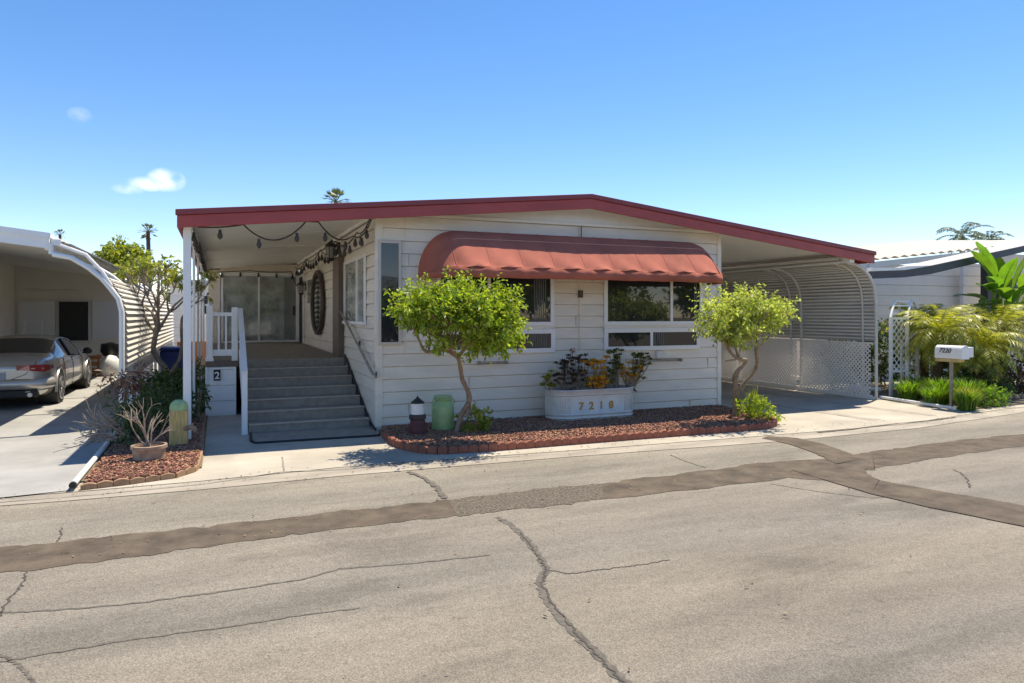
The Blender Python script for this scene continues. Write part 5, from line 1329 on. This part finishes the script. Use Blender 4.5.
for i, (x, y, lb) in enumerate([(16.3, 10.5, 'dry brown undergrowth beneath the low palm'), (17.9, 10.6, 'dry brown undergrowth at the right edge'), (17.0, 11.6, 'dark undergrowth between the palm trunks')]):
    shrub('undergrowth', lb, [((x, y, .45), .5, .5, .5)], 1100, .11, (M_leafd, mat('dry_leaf', (.13, .085, .04), .8, island=.5), M_leafd)[i], 'shrubs beneath the palms')
# small edging stones
gs = thing('border_stones', (16.3, 10.3, .03), 'row of pale edging stones below the palms', 'edging stones')
for k in range(7):
    x = 15.7 + k * .22; s_ = MB(); s_.lathe([(.09, 0), (.11, .04), (.08, .10), (0, .12)], (x, 10.25 - k * .02, .02), 8, 1, .8); s_.build('stone', M_terra, gs, smooth=True)

# ------------------------------------------------------------------ background trees
def far_point(px, py, dist):
    d = Vector(((px - 512) / FPX * CA + SA, -(px - 512) / FPX * SA + CA, (HOR - py) / FPX)); return Vector((0, 0, CAM_H)) + d * dist
def bushy(px0, px1, py0, py1, dist, n, size, m, label, name='broadleaf_tree'):
    c = far_point((px0 + px1) / 2, (py0 + py1) / 2, dist); rw = (px1 - px0) / 2 / FPX * dist; rh = (py1 - py0) / 2 / FPX * dist
    o = thing(name, (c.x, c.y, 0), label, 'tree', 'trees beyond the houses')
    mbk = MB(); limb(mbk, [(c.x, c.y, 0), (c.x + .1, c.y, c.z * .5), (c.x, c.y, c.z)], .22, .1, 8)
    bl = [(c, rw * .7, rw * .7, rh * .8)]
    for _ in range(9):
        v = rvec(); q = c + Vector((v.x * rw * .6, v.y * rw * .6, v.z * rh * .6)); bl.append((q, rw * .42, rw * .42, rh * .42)); limb(mbk, [(c.x, c.y, c.z * .6), q], .09, .03, 6)
    mbk.build('trunk', M_bark, o); lf_ = MB(); crown_leaves(lf_, bl, n, size, .55, .5); lf_.build('crown', m, o)
bushy(94, 152, 234, 300, 38, 9000, .22, M_leafy, 'round yellow green tree beyond the left carport roof')
bushy(150, 215, 275, 345, 45, 5000, .22, M_leafb, 'olive tree showing between the plumeria branches')
def fanpalm(px, pyc, dist, L_, label, nf=26, name='fan_palm'):
    c = far_point(px, pyc, dist); o = thing(name, (c.x, c.y, 0), label, 'palm', 'distant palms against the sky')
    MB().tube([(c.x, c.y, 0), (c.x + .1, c.y, c.z * .5), (c.x, c.y, c.z)], [.22, .16, .13], 8).build('trunk', M_fiber, o, smooth=True)
    lf_ = MB()
    for i in range(nf):
        a = i * 2.4; el = rnd(-.7, 1.3); h = Vector((math.cos(a) * math.cos(el), math.sin(a) * math.cos(el), math.sin(el))); q = c + h * L_ * .5
        lf_.tube([c, q], .015, 4)
        s = h.cross(Vector((0, 0, 1))).normalized()
        for k in range(-5, 6):
            v = (h + s * k * .17).normalized(); e = q + v * L_ * .55 * (1 - abs(k) * .06) + Vector((0, 0, -.12 * L_)); w_ = s * L_ * .035
            lf_.add([q, q.lerp(e, .55) + w_, e, q.lerp(e, .55) - w_], [(0, 1, 2, 3)])
    lf_.build('fronds', M_frondd, o)
fanpalm(60, 235, 70, .75, 'tiny distant fan palm above the left carport roof', 18)
fanpalm(148, 232, 50, .8, 'distant fan palm behind the plumeria branches')
fanpalm(336, 202, 42, 1.0, 'fan palm top peeking over the red roof edge', 30)
for (px, py, dist, L_, lb) in ((962, 238, 48, 2.4, 'tall feather palm peeking above the white tiled roof'), (990, 241, 58, 2.0, 'smaller feather palm to the right above the white tiled roof')):
    c = far_point(px, py, dist)
    palm('feather_palm', (c.x, c.y, 0), c.z + .1, 15, L_, lb, M_frondd, 'distant palms against the sky', trunk_r=.16, npair=30, lw=.07, droop=.85, lf_len=.42)

# far things seen down the gap beside the porch
fh = thing('far_house', (-2, 34, 0), 'pale grey house glimpsed beyond the row of white posts', 'house')
lap_wall_front(-2.0, 2.0, 34, 0, 3.3, .35, .012).build('wall', M_wallR, fh)
f_ = MB(); f_.box(-.75, -.1, 33.94, 33.98, 1.9, 2.9); fo = f_.build('window', M_frame, fh); MB().box(-.62, -.2, 33.9, 33.939, 2.0, 2.8).build('pane', M_dark, fo)
f_ = MB(); f_.prism([(-2.3, 3.3), (8, 3.3), (8, 3.5), (-2.3, 3.5)], 'y', 33.7, 40); f_.build('roof', M_roof, fh)
pl_ = thing('raised_planter', (-.75, 27, 0), 'terracotta coloured planter wall at the far end of the side bed', 'planter')
MB().box(-1.4, -.4, 27.6, 28.0, .02, 1.0).build('wall', M_orange, pl_, bevel=.02)
# across the street, behind the viewpoint: only mirrored in the window glass
ho = thing('opposite_house', (6, -16, 0), 'cream house across the street mirrored in the windows', 'house')
MB().box(-4, 16, -22, -15, 0, 3.2).build('wall', M_wallR, ho)
MB().prism([(-5, 3.2), (17, 3.2), (17, 3.4), (6, 4.3), (-5, 3.4)], 'y', -22.5, -14.6).build('roof', M_roof, ho)
for i, (x, y, h, r) in enumerate(((2, -10, 3.5, 2.2), (14, -9.5, 3.8, 2.6), (20, -11, 4.2, 2.6), (-9, -10, 4, 2.5), (27, -10, 3.6, 2.4))):
    o = thing('street_tree', (x, y, 0), 'round tree across the street mirrored in the window glass', 'tree', 'trees across the street')
    k_ = MB(); limb(k_, [(x, y, 0), (x, y, h)], .18, .1, 7); k_.build('trunk', M_bark, o)
    l_ = MB(); crown_leaves(l_, [((x, y, h), r, r, r * .7)], 2600, .35, .6, .5); l_.build('crown', M_leafb, o)
